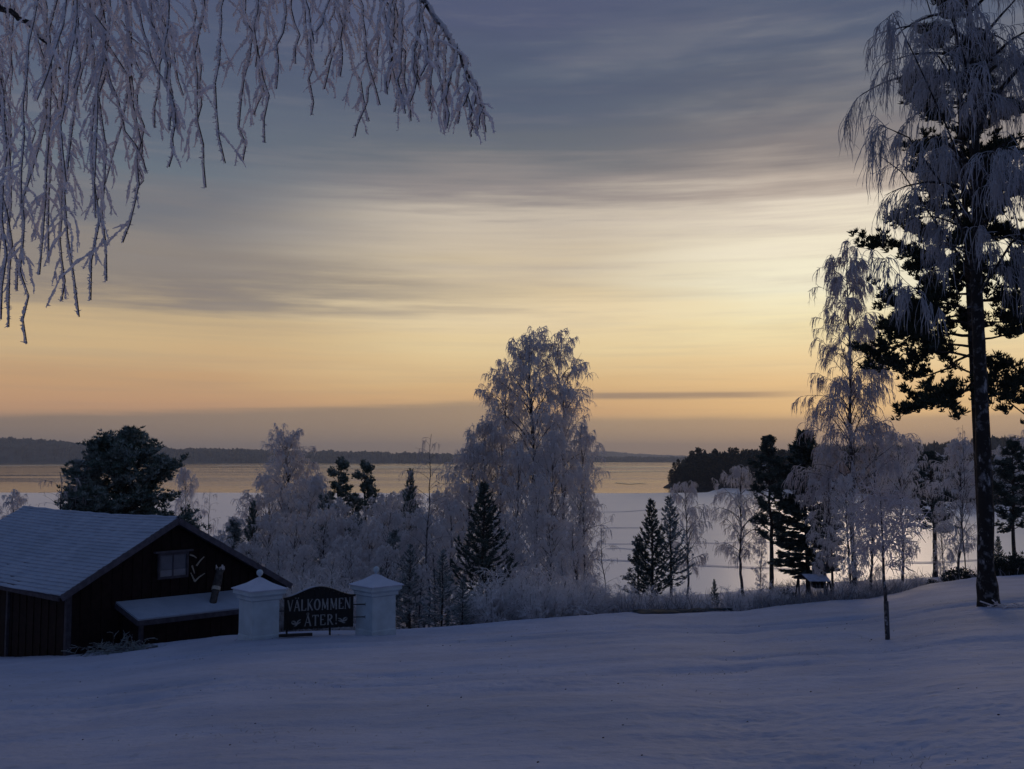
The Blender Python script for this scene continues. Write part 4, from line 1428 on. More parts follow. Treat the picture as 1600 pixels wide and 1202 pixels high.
def barn():
    A = P(270, 810, 30.0)
    zr = A[2]
    r = np.array([-.757, .655, 0.0])
    r /= np.linalg.norm(r)
    g_ = np.array([r[1], -r[0], 0.0])      # along the gable, towards the right of the photo
    nrm = -r                                # out of the gable, towards the camera
    zl = P(95, 930, 27.43)[2]
    zrt = P(445, 912, 33.1)[2]
    wl, wr = 3.42, 4.12
    kl, kr = (zr - zl) / wl, (zr - zrt) / wr
    up = np.array([0, 0, 1.0])
    A0 = np.array([A[0], A[1], 0.0])
    LEN = 10.3

    def pt(w, s, z):
        """w along the gable, s along the ridge away from the gable, z height"""
        q = A0 + g_ * w + r * s
        return np.array([q[0], q[1], z])
    root = thing('barn', 'low dark red timber barn with a big frosted gable roof left of the gate', 'barn', tuple(pt(0, 4, -3.9)))
    off = np.array(root.location)

    def loc(q):
        return np.asarray(q) - off

    def pbox(name, c, u, v, w, mat, parent=root):
        g = G()
        box(g, loc(c), u, v, w)
        return part(name, g.mesh(name, mat, False), parent)

    def roof_z(w):
        return zr + (kl * w if w < 0 else -kr * w)
    # roof: stepped courses of snow covered tiles, both slopes
    rng = srand(701)
    for side, wmax in ((-1, wl), (1, wr)):
        g = G()
        nc = 24
        ncol = 40
        for i in range(nc):
            w0, w1 = wmax * i / nc, wmax * (i + 1) / nc + .03
            for (wa, wb) in ((w0, w1),):
                ss = np.linspace(-.32, LEN, ncol)
                rows = []
                for wv, lift in ((wa, .0), (wb, .035), (wb, .0)):
                    zz = roof_z(side * wv) + lift + .02
                    rows.append(np.array([loc(pt(side * wv, s, zz + .05 * math.sin(math.pi * s / LEN) * -1.2 + rng.normal(0, .006))) for s in ss]))
                V = np.concatenate(rows)
                n = ncol
                Q = []
                for j in range(2):
                    for q in range(n - 1):
                        Q.append((j * n + q, j * n + q + 1, (j + 1) * n + q + 1, (j + 1) * n + q))
                g.add(V, Q)
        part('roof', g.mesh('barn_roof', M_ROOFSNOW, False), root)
        # underside deck
        g = G()
        a, b = loc(pt(0, -.3, zr - .1)), loc(pt(0, LEN - .02, zr - .16))
        c_, d = loc(pt(side * wmax, LEN - .02, roof_z(side * wmax) - .12)), loc(pt(side * wmax, -.3, roof_z(side * wmax) - .06))
        V = np.array([a, b, c_, d])
        nn = np.cross(b - a, d - a)
        nn = nn / np.linalg.norm(nn)
        if nn[2] < 0:
            V = V[::-1]
            nn = -nn
        extrude(g, V, nn, .05)
        part('roof_deck', g.mesh('barn_roof_deck', M_TRIM, False), root)
        # barge board on the gable edge and eaves board
        p0, p1 = pt(0, -.34, zr - .06), pt(side * (wmax + .02), -.34, roof_z(side * wmax) - .06)
        mid = (p0 + p1) / 2
        u = (p1 - p0) / 2
        v = np.cross(u / np.linalg.norm(u), nrm)
        pbox('barge_board', mid, u, v * .085, nrm * .025, M_FASCIA)
        pbox('eaves_board', pt(side * (wmax - .02), LEN / 2 - .2, roof_z(side * wmax) - .09), r * (LEN / 2 - .1), g_ * .02, up * .075, M_TRIM)
    # ridge snow line
    g = G()
    ss = np.linspace(-.3, LEN, 30)
    line = np.array([loc(pt(0, s, zr + .0 - .06 * math.sin(math.pi * s / LEN) + rng.normal(0, .012))) for s in ss])
    tubes(g, line[None], np.full((1, 30), .07), 6)
    part('ridge_cap', g.mesh('barn_ridge', M_ROOFSNOW), root)
    # inner dark shell
    WL, WR = 3.05, 3.62
    zb = -4.6
    g = G()
    prof = [loc(pt(-WL, 0.06, zb)), loc(pt(WR, 0.06, zb)), loc(pt(WR, 0.06, roof_z(WR) - .14)), loc(pt(0, 0.06, zr - .14)), loc(pt(-WL, 0.06, roof_z(-WL) - .14))]
    extrude(g, [q + r * (LEN - .5) for q in prof], nrm, LEN - .5)
    part('wall_core', g.mesh('barn_wall', M_BOARD, False), root)
    # vertical boards: gable wall (rising with the roof) and long wall towards the camera
    nb = 44
    bw = (WL + WR) / nb
    for i in range(nb):
        w = -WL + bw * (i + .5)
        ztop = min(roof_z(w - bw / 2), roof_z(w + bw / 2)) - .16
        th = .018 if i % 2 else .03
        pbox('board', pt(w, .06 - th, (ztop + zb) / 2), g_ * (bw * .47), up * ((ztop - zb) / 2), nrm * th, M_BOARD)
    for i in range(40):
        s = .2 + (LEN - .8) * (i + .5) / 40
        th = .018 if i % 2 else .03
        zt = roof_z(-WL) - .2
        pbox('board', pt(-WL - th, s, (zt + zb) / 2), r * ((LEN - .8) / 80 * .94), up * ((zt - zb) / 2), g_ * th, M_BOARD)
    # corner board and a door post on the long wall
    pbox('corner_board', pt(-WL - .05, -.02, (roof_z(-WL) - .2 + zb) / 2), g_ * .07, up * ((roof_z(-WL) - .2 - zb) / 2), nrm * .07, M_TRIM)
    pbox('door_post', pt(-WL - .09, 3.75, (roof_z(-WL) - .3 + zb) / 2), r * .06, up * ((roof_z(-WL) - .3 - zb) / 2), g_ * .04, M_TRIM)
    # window in the gable
    zt, z0 = P(270, 864, 29.95)[2], P(270, 903, 29.95)[2]
    zc, hz = (zt + z0) / 2, (zt - z0) / 2
    w0, w1 = -.49, .5
    wc, hw = (w0 + w1) / 2, (w1 - w0) / 2
    fr = G()
    for c, u, v in ((pt(wc, -.08, zt - .02), g_ * hw, up * .035), (pt(wc, -.08, z0 + .02), g_ * hw, up * .035),
                    (pt(w0 + .03, -.08, zc), g_ * .03, up * (hz - .056)), (pt(w1 - .03, -.08, zc), g_ * .03, up * (hz - .056))):
        box(fr, loc(c), u, v, nrm * .04)
    wf = part('window', fr.mesh('barn_window', M_TRIM, False), root)
    hp = (hw - .06 - .012) / 2
    for sgn in (-1, 1):
        pbox('pane', pt(wc + sgn * (hp + .012), -.062, zc + hz * .28), g_ * hp, up * (hz * .6), nrm * .006, M_GLASS, wf)
        pbox('pane', pt(wc + sgn * (hp + .012), -.062, zc - hz * .62), g_ * hp, up * (hz * .28), nrm * .006, M_BLIND, wf)
    pbox('mullion', pt(wc, -.075, zc), g_ * .012, up * (hz - .056), nrm * .02, M_TRIM, wf)
    pbox('window_head', pt(wc, -.1, zt + .045), g_ * (hw + .12), up * .025, nrm * .07, M_FASCIA, wf)
    # lean-to below the gable
    zb_ = P(195, 943, 28.7)[2]
    la, lb = -1.72, 2.6
    dpt = 1.28
    zf = zb_ - .36
    pa, pb, pc, pd = pt(la, 0, zb_), pt(la, -dpt, zf), pt(lb, -dpt, zf - .06), pt(lb, 0, zb_ - .06)
    nn = np.cross(pb - pa, pd - pa)
    nn /= np.linalg.norm(nn)
    if nn[2] < 0:
        nn = -nn
    g = G()
    extrude(g, [loc(q) for q in (pa, pb, pc, pd)], nn, .05)
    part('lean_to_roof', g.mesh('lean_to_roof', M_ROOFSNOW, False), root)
    pbox('eaves_board', (pb + pc) / 2 - up * .07 + nrm * .012, (pc - pb) / 2, up * .07, nrm * .02, M_TRIM)
    pbox('eaves_board', (pa + pb) / 2 - up * .07 - g_ * .012, (pb - pa) / 2, up * .065, g_ * .02, M_TRIM)
    nbb = 22
    for i in range(nbb):
        w = la + .25 + (lb - la - .4) * (i + .5) / nbb
        th = .018 if i % 2 else .028
        pbox('lean_to_board', pt(w, -dpt + .22 - th, (zf - .1 + zb) / 2), g_ * ((lb - la - .4) / nbb * .47), up * ((zf - .1 - zb) / 2), nrm * th, M_BOARD)
    for i in range(6):
        s = -(dpt - .26) * (i + .5) / 6
        pbox('lean_to_board', pt(la + .22, s, (zf - .05 + zb) / 2), r * ((dpt - .26) / 12 * .95), up * ((zf - .05 - zb) / 2), g_ * .02, M_BOARD)
    pbox('corner_board', pt(la + .2, -dpt + .2, (zf - .1 + zb) / 2), g_ * .05, up * ((zf - .1 - zb) / 2), nrm * .05, M_TRIM)

    # pale antler-like sticks on the gable beside the window
    def wallpt(px, py, out=.1):
        # point on the gable plane (moved out a little) seen at this pixel
        v = (601.0 - py) / F
        yy = CP - v * SP
        d = np.array([(px - 800) / F / yy, 1.0, -dep(py)])
        o0 = np.array([0, 0, EYE])
        p0 = A0 + nrm * out
        tt = np.dot(p0 - o0, nrm) / np.dot(d, nrm)
        return o0 + d * tt
    c0 = wallpt(305, 885, .05)
    deco = thing('antlers', 'pale forked antler-like sticks hung on the gable right of the window', 'decoration', tuple(c0))
    for pts in ([(304, 908), (298, 895)], [(304, 909), (311, 902), (320, 896)], [(307, 884), (313, 876), (319, 870)], [(297, 867), (303, 869), (307, 872)], [(300, 884), (304, 896)]):
        g = G()
        q = np.array([wallpt(a, b, .1) - c0 for a, b in pts])
        tubes(g, q[None], np.linspace(.028, .014, len(q))[None], 6)
        part('antler', g.mesh('antler', M_PALEWOOD), deco)
    # leaning log standing on the lean-to roof
    q0, q1 = wallpt(331, 950, .75), wallpt(344, 890, .5)
    lg = thing('leaning_log', 'thick broken log leaning on the lean-to roof against the barn gable', 'log', tuple(q0))
    g = G()
    K = 12
    line = q0[None] + (q1 - q0)[None] * np.linspace(0, 1, K)[:, None] - q0[None]
    rr = .115 * (1 + rng.normal(0, .05, K))
    rr[0] = .09
    rr[-1] = .13
    tubes(g, line[None], rr[None], 10)
    part('log_body', g.mesh('log_body', M_LOG), lg)
    g = G()
    for k in range(9):
        a = k * 2 * math.pi / 9
        e = line[-1] + np.array([math.cos(a) * .1, math.sin(a) * .1, 0])
        tubes(g, np.stack([e, e + (q1 - q0) * .04 + np.array([math.cos(a) * .03, 0, .05 * (k % 3)])])[None], np.array([[.04, .01]]), 4)
    g.add([line[-1]], None, None)
    part('log_top', g.mesh('log_top', M_FROST_THIN), lg)
    g = G()
    tubes(g, np.stack([line[5], line[6]])[None], np.full((1, 2), .135), 12)
    part('log_band', g.mesh('log_band', M_PALEWOOD), lg)
    # brush pile in front of the barn
    q = P(195, 1012, 26.6)
    z = gz(q[0], 26.6)
    n = 150
    bp = thing('brush_pile', 'heap of frosted cut branches on the snow in front of the barn', 'branches', (q[0], 26.6, z))
    p0 = np.stack([rng.normal(0, .38, n), rng.normal(0, .25, n), np.abs(rng.normal(.03, .06, n))], -1)
    d = norm(np.stack([rng.normal(0, 1, n), rng.normal(0, .7, n), rng.normal(.03, .12, n)], -1))
    C = curves(p0, d, rng.uniform(.2, .5, n), 5, rng.uniform(0, .6, n), .12, rng)
    g = G()
    tubes(g, C[:50], np.full((50, 5), .014), 4)
    part('branch_mass', g.mesh('brush_branches', M_LIMB), bp, kind='stuff')
    g = G()
    tubes(g, C[50:], np.full((n - 50, 5), .011), 3)
    i = rng.integers(0, n, 700)
    p, tg = along(C, i, rng.uniform(0, 1, 700))
    tubes(g, curves(p, norm(tg + unit_sphere(700, rng) * .7), rng.uniform(.08, .25, 700), 3, .3, .1, rng), np.full((700, 3), .007), 3)
    part('twigs', g.mesh('brush_twigs', mat_frost('brush_frost', (.42, .46, .48, 1), (.25, .3, .3, 1), (.05, .06, .05, 1), 8.0)), bp, kind='stuff')


barn()

# ------------------------------------------------------------------ gate pillars, gate with lettering


def pillar(px, pyb, Y, rot, label):
    base = P(px, pyb, Y)
    b = (base[0], Y, base[2])
    o = thing('gate_pillar', label, 'pillar', b, rot, 'white gate pillars')
    k = Y / F * 1.0

    def ring(h, z):
        return [(-h, -h, z), (h, -h, z), (h, h, z), (-h, h, z)]

    def loft(rows):
        g = G()
        V, Q = [], []
        for rw in rows:
            V += rw
        for i in range(len(rows) - 1):
            for j in range(4):
                a, c = i * 4 + j, i * 4 + (j + 1) % 4
                Q.append((a, c, c + 4, a + 4))
        Q.append(tuple(range(len(V) - 4, len(V))))
        Q.append((3, 2, 1, 0))
        g.add(V, Q)
        return g
    h = .375
    g = loft([ring(h + .015, -.35), ring(h + .015, .1), ring(h, .14), ring(h, 1.0), ring(h - .002, 1.0)])
    part('shaft', g.mesh('pillar_shaft', M_PLASTER, False), o)
    g = loft([ring(h + .003, 1.0), ring(h + .05, 1.03), ring(h + .05, 1.1), ring(h + .1, 1.16), ring(h + .12, 1.16), ring(h + .12, 1.27), ring(h, 1.272)])
    part('cornice', g.mesh('pillar_cornice', M_PLASTER, False), o)
    g = loft([ring(h + .15, 1.262), ring(h + .16, 1.29), ring(h * .66, 1.42), ring(.05, 1.555), ring(.03, 1.56)])
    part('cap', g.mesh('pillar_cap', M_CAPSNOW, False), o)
    g = G()
    prof = [(0.03, 1.53), (.03, 1.56), (.026, 1.585), (.05, 1.61), (.077, 1.64), (.086, 1.68), (.078, 1.72), (.05, 1.752), (.005, 1.765)]
    tubes(g, np.array([(0, 0, z) for r_, z in prof])[None], np.array([[r_ for r_, z in prof]]), 14)
    part('ball_finial', g.mesh('pillar_ball', M_PLASTER), o)
    return o, b


pl, pbL = pillar(404, 998, 26.0, math.radians(41), 'left white gate pillar with snow cap and ball in front of the barn')
pr, pbR = pillar(587, 989, 27.0, math.radians(43), 'right white gate pillar with snow cap and ball beside the frosted spruce')


def gate():
    a, b = P(443, 985, 26.3), P(552, 979, 26.75)
    o0 = a.copy()
    u = b - a
    W = float(np.linalg.norm(u[:2]))
    tilt = u[2] / W
    uh = np.array([u[0], u[1], 0]) / W
    n = np.array([uh[1], -uh[0], 0])      # towards the camera
    root = thing('gate', 'black wooden gate with arched top and pale welcome lettering between the white pillars', 'gate', tuple(o0))

    def q(x, z, d=0.0):
        """x along the gate, z above its lower edge, d towards the camera"""
        return uh * x + np.array([0, 0, z + tilt * x]) + n * d
    Hs, Hp = .80, 1.05

    def top(x):
        f = x / W
        return Hs + (Hp - Hs) * (0.5 - 0.5 * math.cos(2 * math.pi * np.clip(f * 1.0, 0, 1))) ** .9
    # upright planks, butted with narrow joints
    nb = 14
    for i in range(nb):
        x0, x1 = W * i / nb + .004, W * (i + 1) / nb - .004
        g = G()
        extrude(g, [q(x0, 0), q(x1, 0), q(x1, top(x1)), q((x0 + x1) / 2, top((x0 + x1) / 2)), q(x0, top(x0))], n, .03 + .002 * (i % 2))
        part('plank', g.mesh('gate_plank', M_GATE, False), root)
    # backing so no light shows through the joints, frame rails
    g = G()
    xs = np.linspace(.01, W - .01, 17)
    extrude(g, [q(.01, .02, -.012), q(W - .01, .02, -.012)] + [q(x, top(x) - .02, -.012) for x in xs[::-1]], n, .008)
    part('back_board', g.mesh('gate_back', M_GATE, False), root)
    # arched top rail with snow on it
    xs = np.linspace(-.02, W + .05, 26)
    g = G()
    for i in range(25):
        p0, p1 = q(xs[i], top(min(max(xs[i], 0), W)) + .02, .02), q(xs[i + 1], top(min(max(xs[i + 1], 0), W)) + .02, .02)
        uu = (p1 - p0) / 2
        box(g, (p0 + p1) / 2, uu * 1.03, n * .05, np.cross(n, uu / np.linalg.norm(uu)) * .022)
    part('top_rail', g.mesh('gate_top_rail', M_GATE, False), root)
    g = G()
    xs = np.linspace(.07, W * .5, 14)
    ln = np.array([q(x, top(x) + .05, .03) for x in xs])
    rr = .018 * np.sin(np.linspace(.15, 3.0, 14))
    tubes(g, ln[None], rr[None], 6)
    part('rail_snow', g.mesh('gate_rail_snow', M_CAPSNOW), root)
    D = .036

    # lettering: raised strokes with serifs
    def stroke(g, x0, z0, x1, z1, w0, w1=None):
        w1 = w0 if w1 is None else w1
        dx, dz = x1 - x0, z1 - z0
        ll = math.hypot(dx, dz)
        nx, nz = -dz / ll, dx / ll
        pts = [(x0 - nx * w0 / 2, z0 - nz * w0 / 2), (x1 - nx * w1 / 2, z1 - nz * w1 / 2), (x1 + nx * w1 / 2, z1 + nz * w1 / 2), (x0 + nx * w0 / 2, z0 + nz * w0 / 2)]
        D2 = D + .0006 * (stroke.k % 7)
        stroke.k += 1
        extrude(g, [q(x, z, D2) for x, z in pts], n, .008)
    stroke.k = 0
    TH, TN, SF = .135, .07, .045

    def glyph(ch, x, z, w, h):
        g = G()

        def S(a, b, c, d, t):
            stroke(g, x + a * w, z + b * h, x + c * w, z + d * h, t * h)

        def serif(a, b, l=.26):
            S(a - l / 2, b, a + l / 2, b, SF)

        def arc(cx, cz, rx, rz, a0, a1, t, nseg=14):
            for i in range(nseg):
                t0, t1 = math.radians(a0 + (a1 - a0) * i / nseg), math.radians(a0 + (a1 - a0) * (i + 1.1) / nseg)
                tt = t * (.55 + .6 * abs(math.cos((t0 + t1) / 2)))
                S(cx + rx * math.cos(t0), cz + rz * math.sin(t0), cx + rx * math.cos(t1), cz + rz * math.sin(t1), tt)
        if ch == 'V':
            S(.1, 1, .52, 0, TH); S(.92, 1, .52, 0, TN); serif(.1, 1); serif(.92, 1)
        elif ch in 'ÄÅA':
            S(.08, 0, .5, 1, TN); S(.92, 0, .5, 1, TH); S(.25, .33, .76, .33, TN); serif(.08, 0); serif(.92, 0)
            if ch == 'Ä':
                for c in (.28, .72):
                    S(c - .09, 1.16, c + .09, 1.16, .12)
            if ch == 'Å':
                arc(.5, 1.13, .16, .1, 0, 360, .05)
        elif ch == 'L':
            S(.2, 0, .2, 1, TH); S(.1, .03, .95, .03, TN); S(.93, .0, .97, .24, TN); serif(.2, 1)
        elif ch == 'K':
            S(.17, 0, .17, 1, TH); S(.2, .45, .85, 1, TN); S(.38, .55, .9, 0, TH); serif(.17, 1); serif(.17, 0); serif(.87, 1); serif(.9, 0)
        elif ch == 'O':
            arc(.5, .5, .42, .48, 0, 360, TH, 26)
        elif ch == 'M':
            S(.12, 0, .14, 1, TN); S(.86, 0, .84, 1, TH); S(.14, 1, .5, .1, TH); S(.84, 1, .5, .1, TN); serif(.12, 0, .2); serif(.87, 0, .22)
        elif ch == 'E':
            S(.2, 0, .2, 1, TH); S(.1, .97, .85, .97, TN); S(.2, .52, .7, .52, TN); S(.1, .03, .9, .03, TN); S(.86, .8, .86, 1, TN); S(.91, 0, .93, .22, TN)
        elif ch == 'N':
            S(.13, 0, .13, 1, TN); S(.87, 0, .87, 1, TN); S(.13, 1, .87, 0, TH); serif(.13, 0, .22); serif(.87, 1, .22); serif(.1, 1, .2)
        elif ch == 'T':
            S(.5, 0, .5, 1, TH); S(.05, .97, .95, .97, TN); S(.05, .8, .05, 1, TN); S(.95, .8, .95, 1, TN); serif(.5, 0, .34)
        elif ch == 'R':
            S(.2, 0, .2, 1, TH); arc(.3, .74, .45, .24, 90, -90, TH); S(.2, .98, .34, .98, TN); S(.2, .5, .34, .5, TN); S(.42, .5, .88, 0, TH); serif(.2, 0); serif(.9, 0, .2)
        elif ch == '!':
            g2 = [(-.13, 1), (-.05, .3), (.05, .3), (.13, 1)]
            extrude(g, [q(x + .5 * w + a * w * 1.4, z + b * h, D) for a, b in g2], n, .008)
            S(.5, .02, .5, .16, .15)
        part('letter', g.mesh('gate_letter', M_LETTER, False), root)

    def put(s, x0, x1, z, h, widths):
        tot = sum(widths)
        x = x0
        for ch, wd in zip(s, widths):
            cw = (x1 - x0) * wd / tot
            glyph(ch, x + cw * .08, z, cw * .84, h)
            x += cw
    kx = W / 109.0                             # metres along the gate per pixel
    put('VÄLKOMMEN', 4.5 * kx, 105 * kx, .485, .285, [.95, 1.0, .9, 1.0, 1.05, 1.25, 1.25, .9, 1.05])
    put('ÅTER!', 31 * kx, 85 * kx, .085, .275, [1.05, 1, .95, 1.05, .6])

    # leafy flourishes either side of the lower word
    def flourish(cx, cz, sgn, rot):
        g = G()
        cr, sr = math.cos(rot), math.sin(rot)

        def leaf(x, z, L, wd, ang, bend):
            top_, bot = [], []
            for i in range(9):
                f = i / 8
                a = ang + bend * f
                px_, pz_ = x + L * f * math.cos(ang + bend * f * .5), z + L * f * math.sin(ang + bend * f * .5)
                hw = wd * math.sin(math.pi * min(.98, f * .9 + .08)) / 2
                top_.append((px_ - math.sin(a) * hw, pz_ + math.cos(a) * hw))
                bot.append((px_ + math.sin(a) * hw, pz_ - math.cos(a) * hw))
            poly = bot + top_[::-1]
            R_ = []
            for px_, pz_ in poly:
                xx, zz = (px_ * cr - pz_ * sr) * sgn, px_ * sr + pz_ * cr
                R_.append(q(cx + xx, cz + zz, D + .0007 * (stroke.k % 5)))
            stroke.k += 1
            if sgn < 0:
                R_ = R_[::-1]
            extrude(g, R_, n, .008)
        leaf(-.13, .055, .15, .035, -.15, -.9)
        leaf(-.12, -.005, .24, .05, -.5, 1.0)
        leaf(.0, -.02, .13, .04, 1.15, -1.2)
        leaf(.03, -.045, .12, .038, .2, 1.0)
        leaf(-.03, -.06, .1, .03, -.6, .6)
        part('flourish', g.mesh('gate_flourish', M_LETTER, False), root)
    flourish(19 * kx, .19, -1, -.1)
    flourish(92 * kx, .20, 1, .1)
    # hinge rods reaching the right pillar
    for zz in (.58, .25):
        g = G()
        p0, p1 = q(W - .02, zz, .02), q(W + .32, zz, .1)
        tubes(g, np.stack([p0, p1])[None], np.full((1, 2), .016), 8)
        e = q(W + .32, zz, .1)
        tubes(g, np.stack([e - np.array([0, 0, .045]), e + np.array([0, 0, .045])])[None], np.full((1, 2), .03), 8)
        part('hinge', g.mesh('gate_hinge', M_METAL), root)
    # latch and legs
    g = G()
    tubes(g, np.stack([q(.03, .5, .02), q(-.14, .5, .03)])[None], np.full((1, 2), .016), 8)
    part('latch', g.mesh('gate_latch', M_METAL), root)
    for xx in (.08, W * .66):
        g = G()
        box(g, q(xx, -.1, .015), uh * .025, n * .02, np.array([0, 0, .1]))
        part('foot', g.mesh('gate_foot', M_GATE, False), root)
    # dark strip added as painted shade in the gap below the gate
    c = P(462, 987, 25.8)
    g = G()
    z = gz(c[0], 25.8)
    box(g, (0, 0, .05), uh * .42, n * .08, np.array([0, 0, .03]))
    o = part('ground_plank', g.mesh('ground_plank', M_DARKWOOD, False), loc=(c[0], 25.8, z + .02))
    tag(o, 'dark strip standing in for the shade on the snow below the left half of the gate', 'plank')


gate()

# ------------------------------------------------------------------ frosted birch boughs hanging into the picture, upper left


def near_birch():
    rng = srand(801)
    root_xy = (-6.2, 5.2)
    z0 = gz(*root_xy)
    root = thing('birch_tree', 'foreground birch whose frost-covered drooping twigs hang into the upper left', 'tree', (root_xy[0], root_xy[1], z0))
    off = np.array([root_xy[0], root_xy[1], z0])
    # trunk, outside the picture
    g = G()
    K = 20
    zt = np.linspace(0, 9.0, K)
    line = np.stack([zt * .04, zt * .02, zt - .1], -1)
    tubes(g, line[None], (.17 * (1 - zt / 11))[None], 12)
    part('trunk', g.mesh('near_trunk', M_BIRCH_OLD), root)
    boughs = []

    def bough(pts, r):
        """pts: (px, py, Y) control points after the trunk"""
        q = [off + np.array([.2, .1, pts[0][3] if len(pts[0]) > 3 else 4.6])]
        q += [P(*p[:3]) for p in pts]
        q = np.array(q)
        n = 40
        s = np.linspace(0, 1, len(q))
        ss = np.linspace(0, 1, n)
        c = np.stack([np.interp(ss, s, q[:, i]) for i in range(3)], -1)
        for _ in range(3):
            c[1:-1] = (c[:-2] + c[1:-1] * 2 + c[2:]) / 4
        c += rng.normal(0, .006, c.shape)
        boughs.append(c)
        g = G()
        tubes(g, (c - off)[None], (r * (1 - np.linspace(0, .8, n)))[None], 8)
        part('bough', g.mesh('near_bough', M_LIMB), root)
        return c
    bough([(-300, -200, 5.2), (-60, -30, 5.1), (10, 15, 5.1), (45, 38, 5.1), (75, 70, 5.1), (92, 110, 5.1)], .026)
    bough([(-300, -260, 5.0), (100, -190, 4.9), (400, -140, 4.9), (560, -80, 4.9), (650, -20, 4.9), (705, 60, 4.9), (742, 130, 4.9), (757, 178, 4.9)], .03)
    bough([(-300, -300, 5.4), (100, -170, 5.5), (300, -110, 5.6), (480, -90, 5.7), (600, -60, 5.7), (640, 0, 5.7)], .03)
    bough([(-300, -280, 4.8), (0, -120, 4.5), (150, -60, 4.4), (260, -30, 4.4)], .03)
    # the lowest point the twigs reach at each column of the photograph
    ENV = [(-40, 440), (0, 500), (12, 512), (25, 455), (40, 538), (60, 430), (75, 410), (95, 470), (122, 496), (140, 470), (165, 440), (190, 380), (208, 300), (228, 272), (240, 200),
           (262, 262), (285, 150), (305, 195), (320, 294), (350, 256), (378, 252), (395, 180), (412, 224), (430, 140), (460, 100), (485, 180), (505, 140), (530, 120),
           (553, 214), (575, 190), (592, 165), (615, 176), (640, 190), (655, 120), (675, 182), (700, 202), (712, 205), (728, 190), (745, 230), (758, 190)]
    ex, ey = np.array([a for a, b in ENV]), np.array([b for a, b in ENV])

    def lumpy(g, C, r, m=5, frost=.35):
        """a frosted twig: closely spaced rings with a rough radius"""
        n = len(C)
        seg = np.linalg.norm(np.diff(C, axis=0), axis=1)
        L = np.concatenate([[0], np.cumsum(seg)])
        K = max(5, int(L[-1] / .0095))
        s = np.linspace(0, L[-1], K)
        c = np.stack([np.interp(s, L, C[:, i]) for i in range(3)], -1)
        c = c + rng.normal(0, r * .12, c.shape)
        taper = np.clip(1.12 - .62 * np.linspace(0, 1, K), .3, 1)
        rr = r * taper * (1 + rng.normal(0, frost, K)).clip(.45, 1.9)
        # slow thick and thin stretches
        ph = rng.uniform(0, 6)
        rr *= 1 + .22 * np.sin(s * rng.uniform(18, 40) + ph)
        rr[-1] *= .3
        tubes(g, c[None], rr[None], m)
        return c

    def spikes(g, c, r, k):
        i = rng.integers(0, len(c), k)
        d = unit_sphere(k, rng)
        d[:, 2] = d[:, 2] * .5 - .1
        p0 = c[i]
        C = np.stack([p0, p0 + norm(d) * r * rng.uniform(1.3, 2.4, (k, 1))], 1)
        tubes(g, C, np.array([[r * .45, r * .08]]) * np.ones((k, 1)), 3)

    def spray(px, pyb, Y, bi, gen=2, r=.0098, start=None, sub=1.0):
        """one hanging twig with its side twigs: starts on bough bi, ends at pixel (px, pyb)"""
        B = boughs[bi]
        end = P(px, pyb, Y)
        if start is None:
            dx = rng.uniform(.02, .3) * (-1 if rng.random() < .75 else 1)
            k = np.argmin(np.abs(B[:, 0] - (end[0] + dx)))
            p0 = B[k]
        else:
            p0 = start
        n = 14
        f = np.linspace(0, 1, n)[:, None]
        # leaves the bough sideways and falls into a hanging line
        c = p0 + (end - p0) * np.concatenate([1 - (1 - f) ** 2.2, 1 - (1 - f) ** 2.2, f ** 1.05], 1)
        w = np.cumsum(np.cumsum(rng.normal(0, .011, (n, 3)), 0) * .55 + rng.normal(0, .018, (n, 3)), 0) * np.array([1, 1, .15])
        Lm = np.linalg.norm(end - p0)
        c = c + (w - f * w[-1]) * min(1.0, Lm)
        g, gd = G(), G()
        cc = lumpy(g, c, r)
        spikes(g, cc, r, int(Lm * 90))
        tubes(gd, c[None] + np.array([r * .75, -.2 * r, r * .2]), np.full((1, n), r * .28), 4)
        ntw = int(Lm * 7.5 * sub)
        for t in rng.uniform(.18, .93, ntw):
            k = int(t * (n - 1))
            p = c[k] + (c[k + 1] - c[k]) * (t * (n - 1) - k)
            tg = c[k + 1] - c[k]
            tg = tg / np.linalg.norm(tg)
            a = rng.uniform(.4, 1.25) * (1 if rng.random() < .5 else -1)
            d = norm((tg + np.array([a, rng.normal(0, .5), rng.uniform(-.1, .25)]))[None])
            L2 = min(rng.uniform(.08, .34) * (1.15 - .5 * t), max(.05, (1.0 - t) * Lm * 1.0 + .06))
            s2 = curves(p[None], d, np.array([L2]), 7, rng.uniform(.8, 2.2), .15, rng)[0]
            c2 = lumpy(g, s2, r * rng.uniform(.6, .85), 5)
            spikes(g, c2, r * .8, int(L2 * 90))
            if gen > 1:
                for _ in range(rng.integers(0, 3)):
                    kk = rng.integers(1, 6)
                    d3 = norm((s2[kk] - s2[kk - 1])[None] / L2 * 6 + unit_sphere(1, rng) * .7)
                    s3 = curves(s2[kk][None], d3, np.array([L2 * rng.uniform(.25, .55)]), 4, rng.uniform(.4, 1.4), .12, rng)[0]
                    lumpy(g, s3, r * .55, 4)
        tw = part('hanging_twig', g.mesh('hanging_twig_frost', M_FROST_NEAR), root)
        part('twig_core', gd.mesh('twig_core', M_LIMB), tw)
        tw.location = (0, 0, 0)
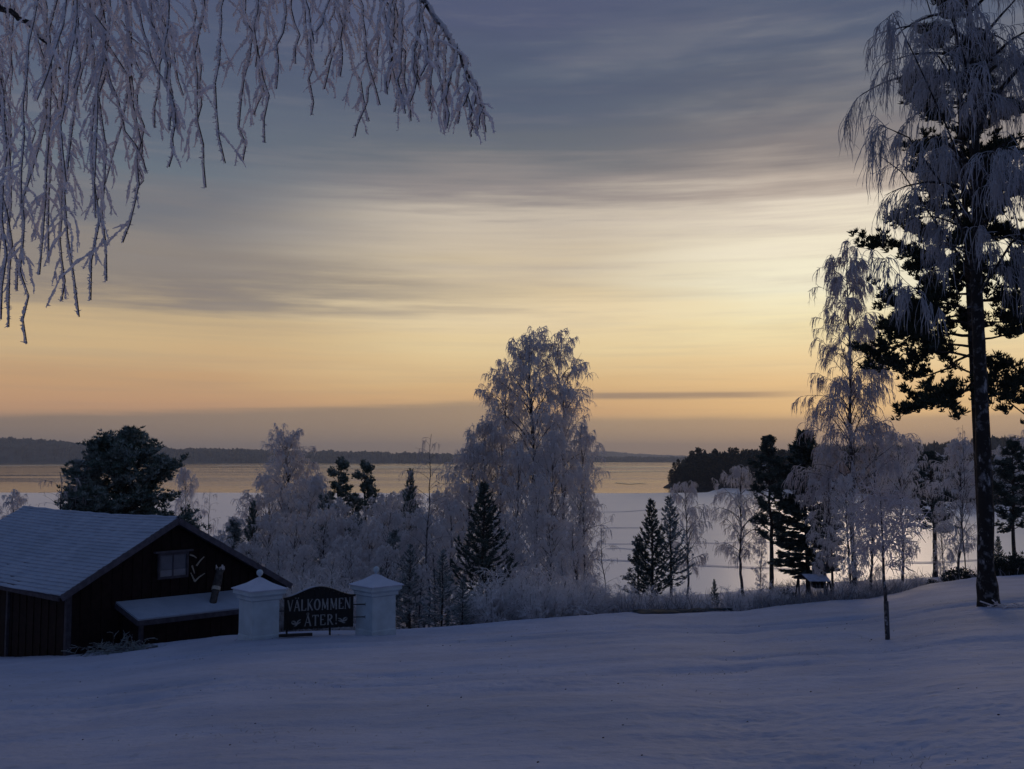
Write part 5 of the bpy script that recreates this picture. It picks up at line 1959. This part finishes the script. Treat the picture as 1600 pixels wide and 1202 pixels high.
        for ob_ in (tw.data, tw.children[0].data):
            co = np.empty(len(ob_.vertices) * 3, np.float32)
            ob_.vertices.foreach_get('co', co)
            co = co.reshape(-1, 3) - off.astype(np.float32)
            ob_.vertices.foreach_set('co', co.ravel())
            ob_.update()
        return cc
    # long twigs that set the outline
    for px, py in ENV:
        if px < 660:
            spray(px, py, rng.uniform(4.6, 5.5), int(rng.choice([1, 2, 3, 0] if px < 120 else ([1, 2, 3] if px < 300 else [1, 2]))), sub=1.0)
    # inner ones
    for i in range(30):
        px = rng.uniform(-40, 660) if i % 5 < 2 else rng.uniform(-40, 270)
        lim = float(np.interp(px, ex, ey))
        py = lim * rng.uniform(.25, .82)
        spray(px, py, rng.uniform(4.3, 6.0), int(rng.choice([1, 2, 3] if px < 300 else [1, 2])), gen=2 if i % 2 else 1, sub=1.1, r=.0085)
    # the arching tip of the right-hand bough
    B = boughs[1]
    for k, py in zip(np.linspace(22, 39, 24), np.linspace(170, 215, 24)):
        p0 = B[int(k)]
        px = 800 + F * p0[0] / p0[1]
        spray(px + rng.uniform(-9, 5), max(float(np.interp(px, ex, ey)) * rng.uniform(.8, 1.03), 601 - F * math.tan(math.atan2(p0[2] - EYE, p0[1]) - PITCH) + 28), p0[1] + rng.uniform(-.12, .12), 1, start=p0, sub=1.0, gen=1, r=.0092)
    g = G()
    lumpy(g, B[20:] - off, .013, 6)
    lumpy(g, B[26:] - off + np.array([.012, -.01, -.01]), .011, 6)
    part('bough_frost', g.mesh('bough_frost', M_FROST_NEAR), root)
    g = G()
    lumpy(g, boughs[0][26:] - off + np.array([.004, -.004, .008]), .013, 6)
    part('bough_frost', g.mesh('bough_frost', M_FROST_NEAR), root)
    g = G()
    lumpy(g, boughs[2][16:] - off, .012, 6)
    part('bough_frost', g.mesh('bough_frost', M_FROST_NEAR), root)


near_birch()

# ------------------------------------------------------------------ the air over the lake
g = G()
box(g, (0, 6000, 90), (14000, 0, 0), (0, 8000, 0), (0, 0, 112))
hz = part('haze', g.mesh('haze', M_AIR, False), kind='stuff')
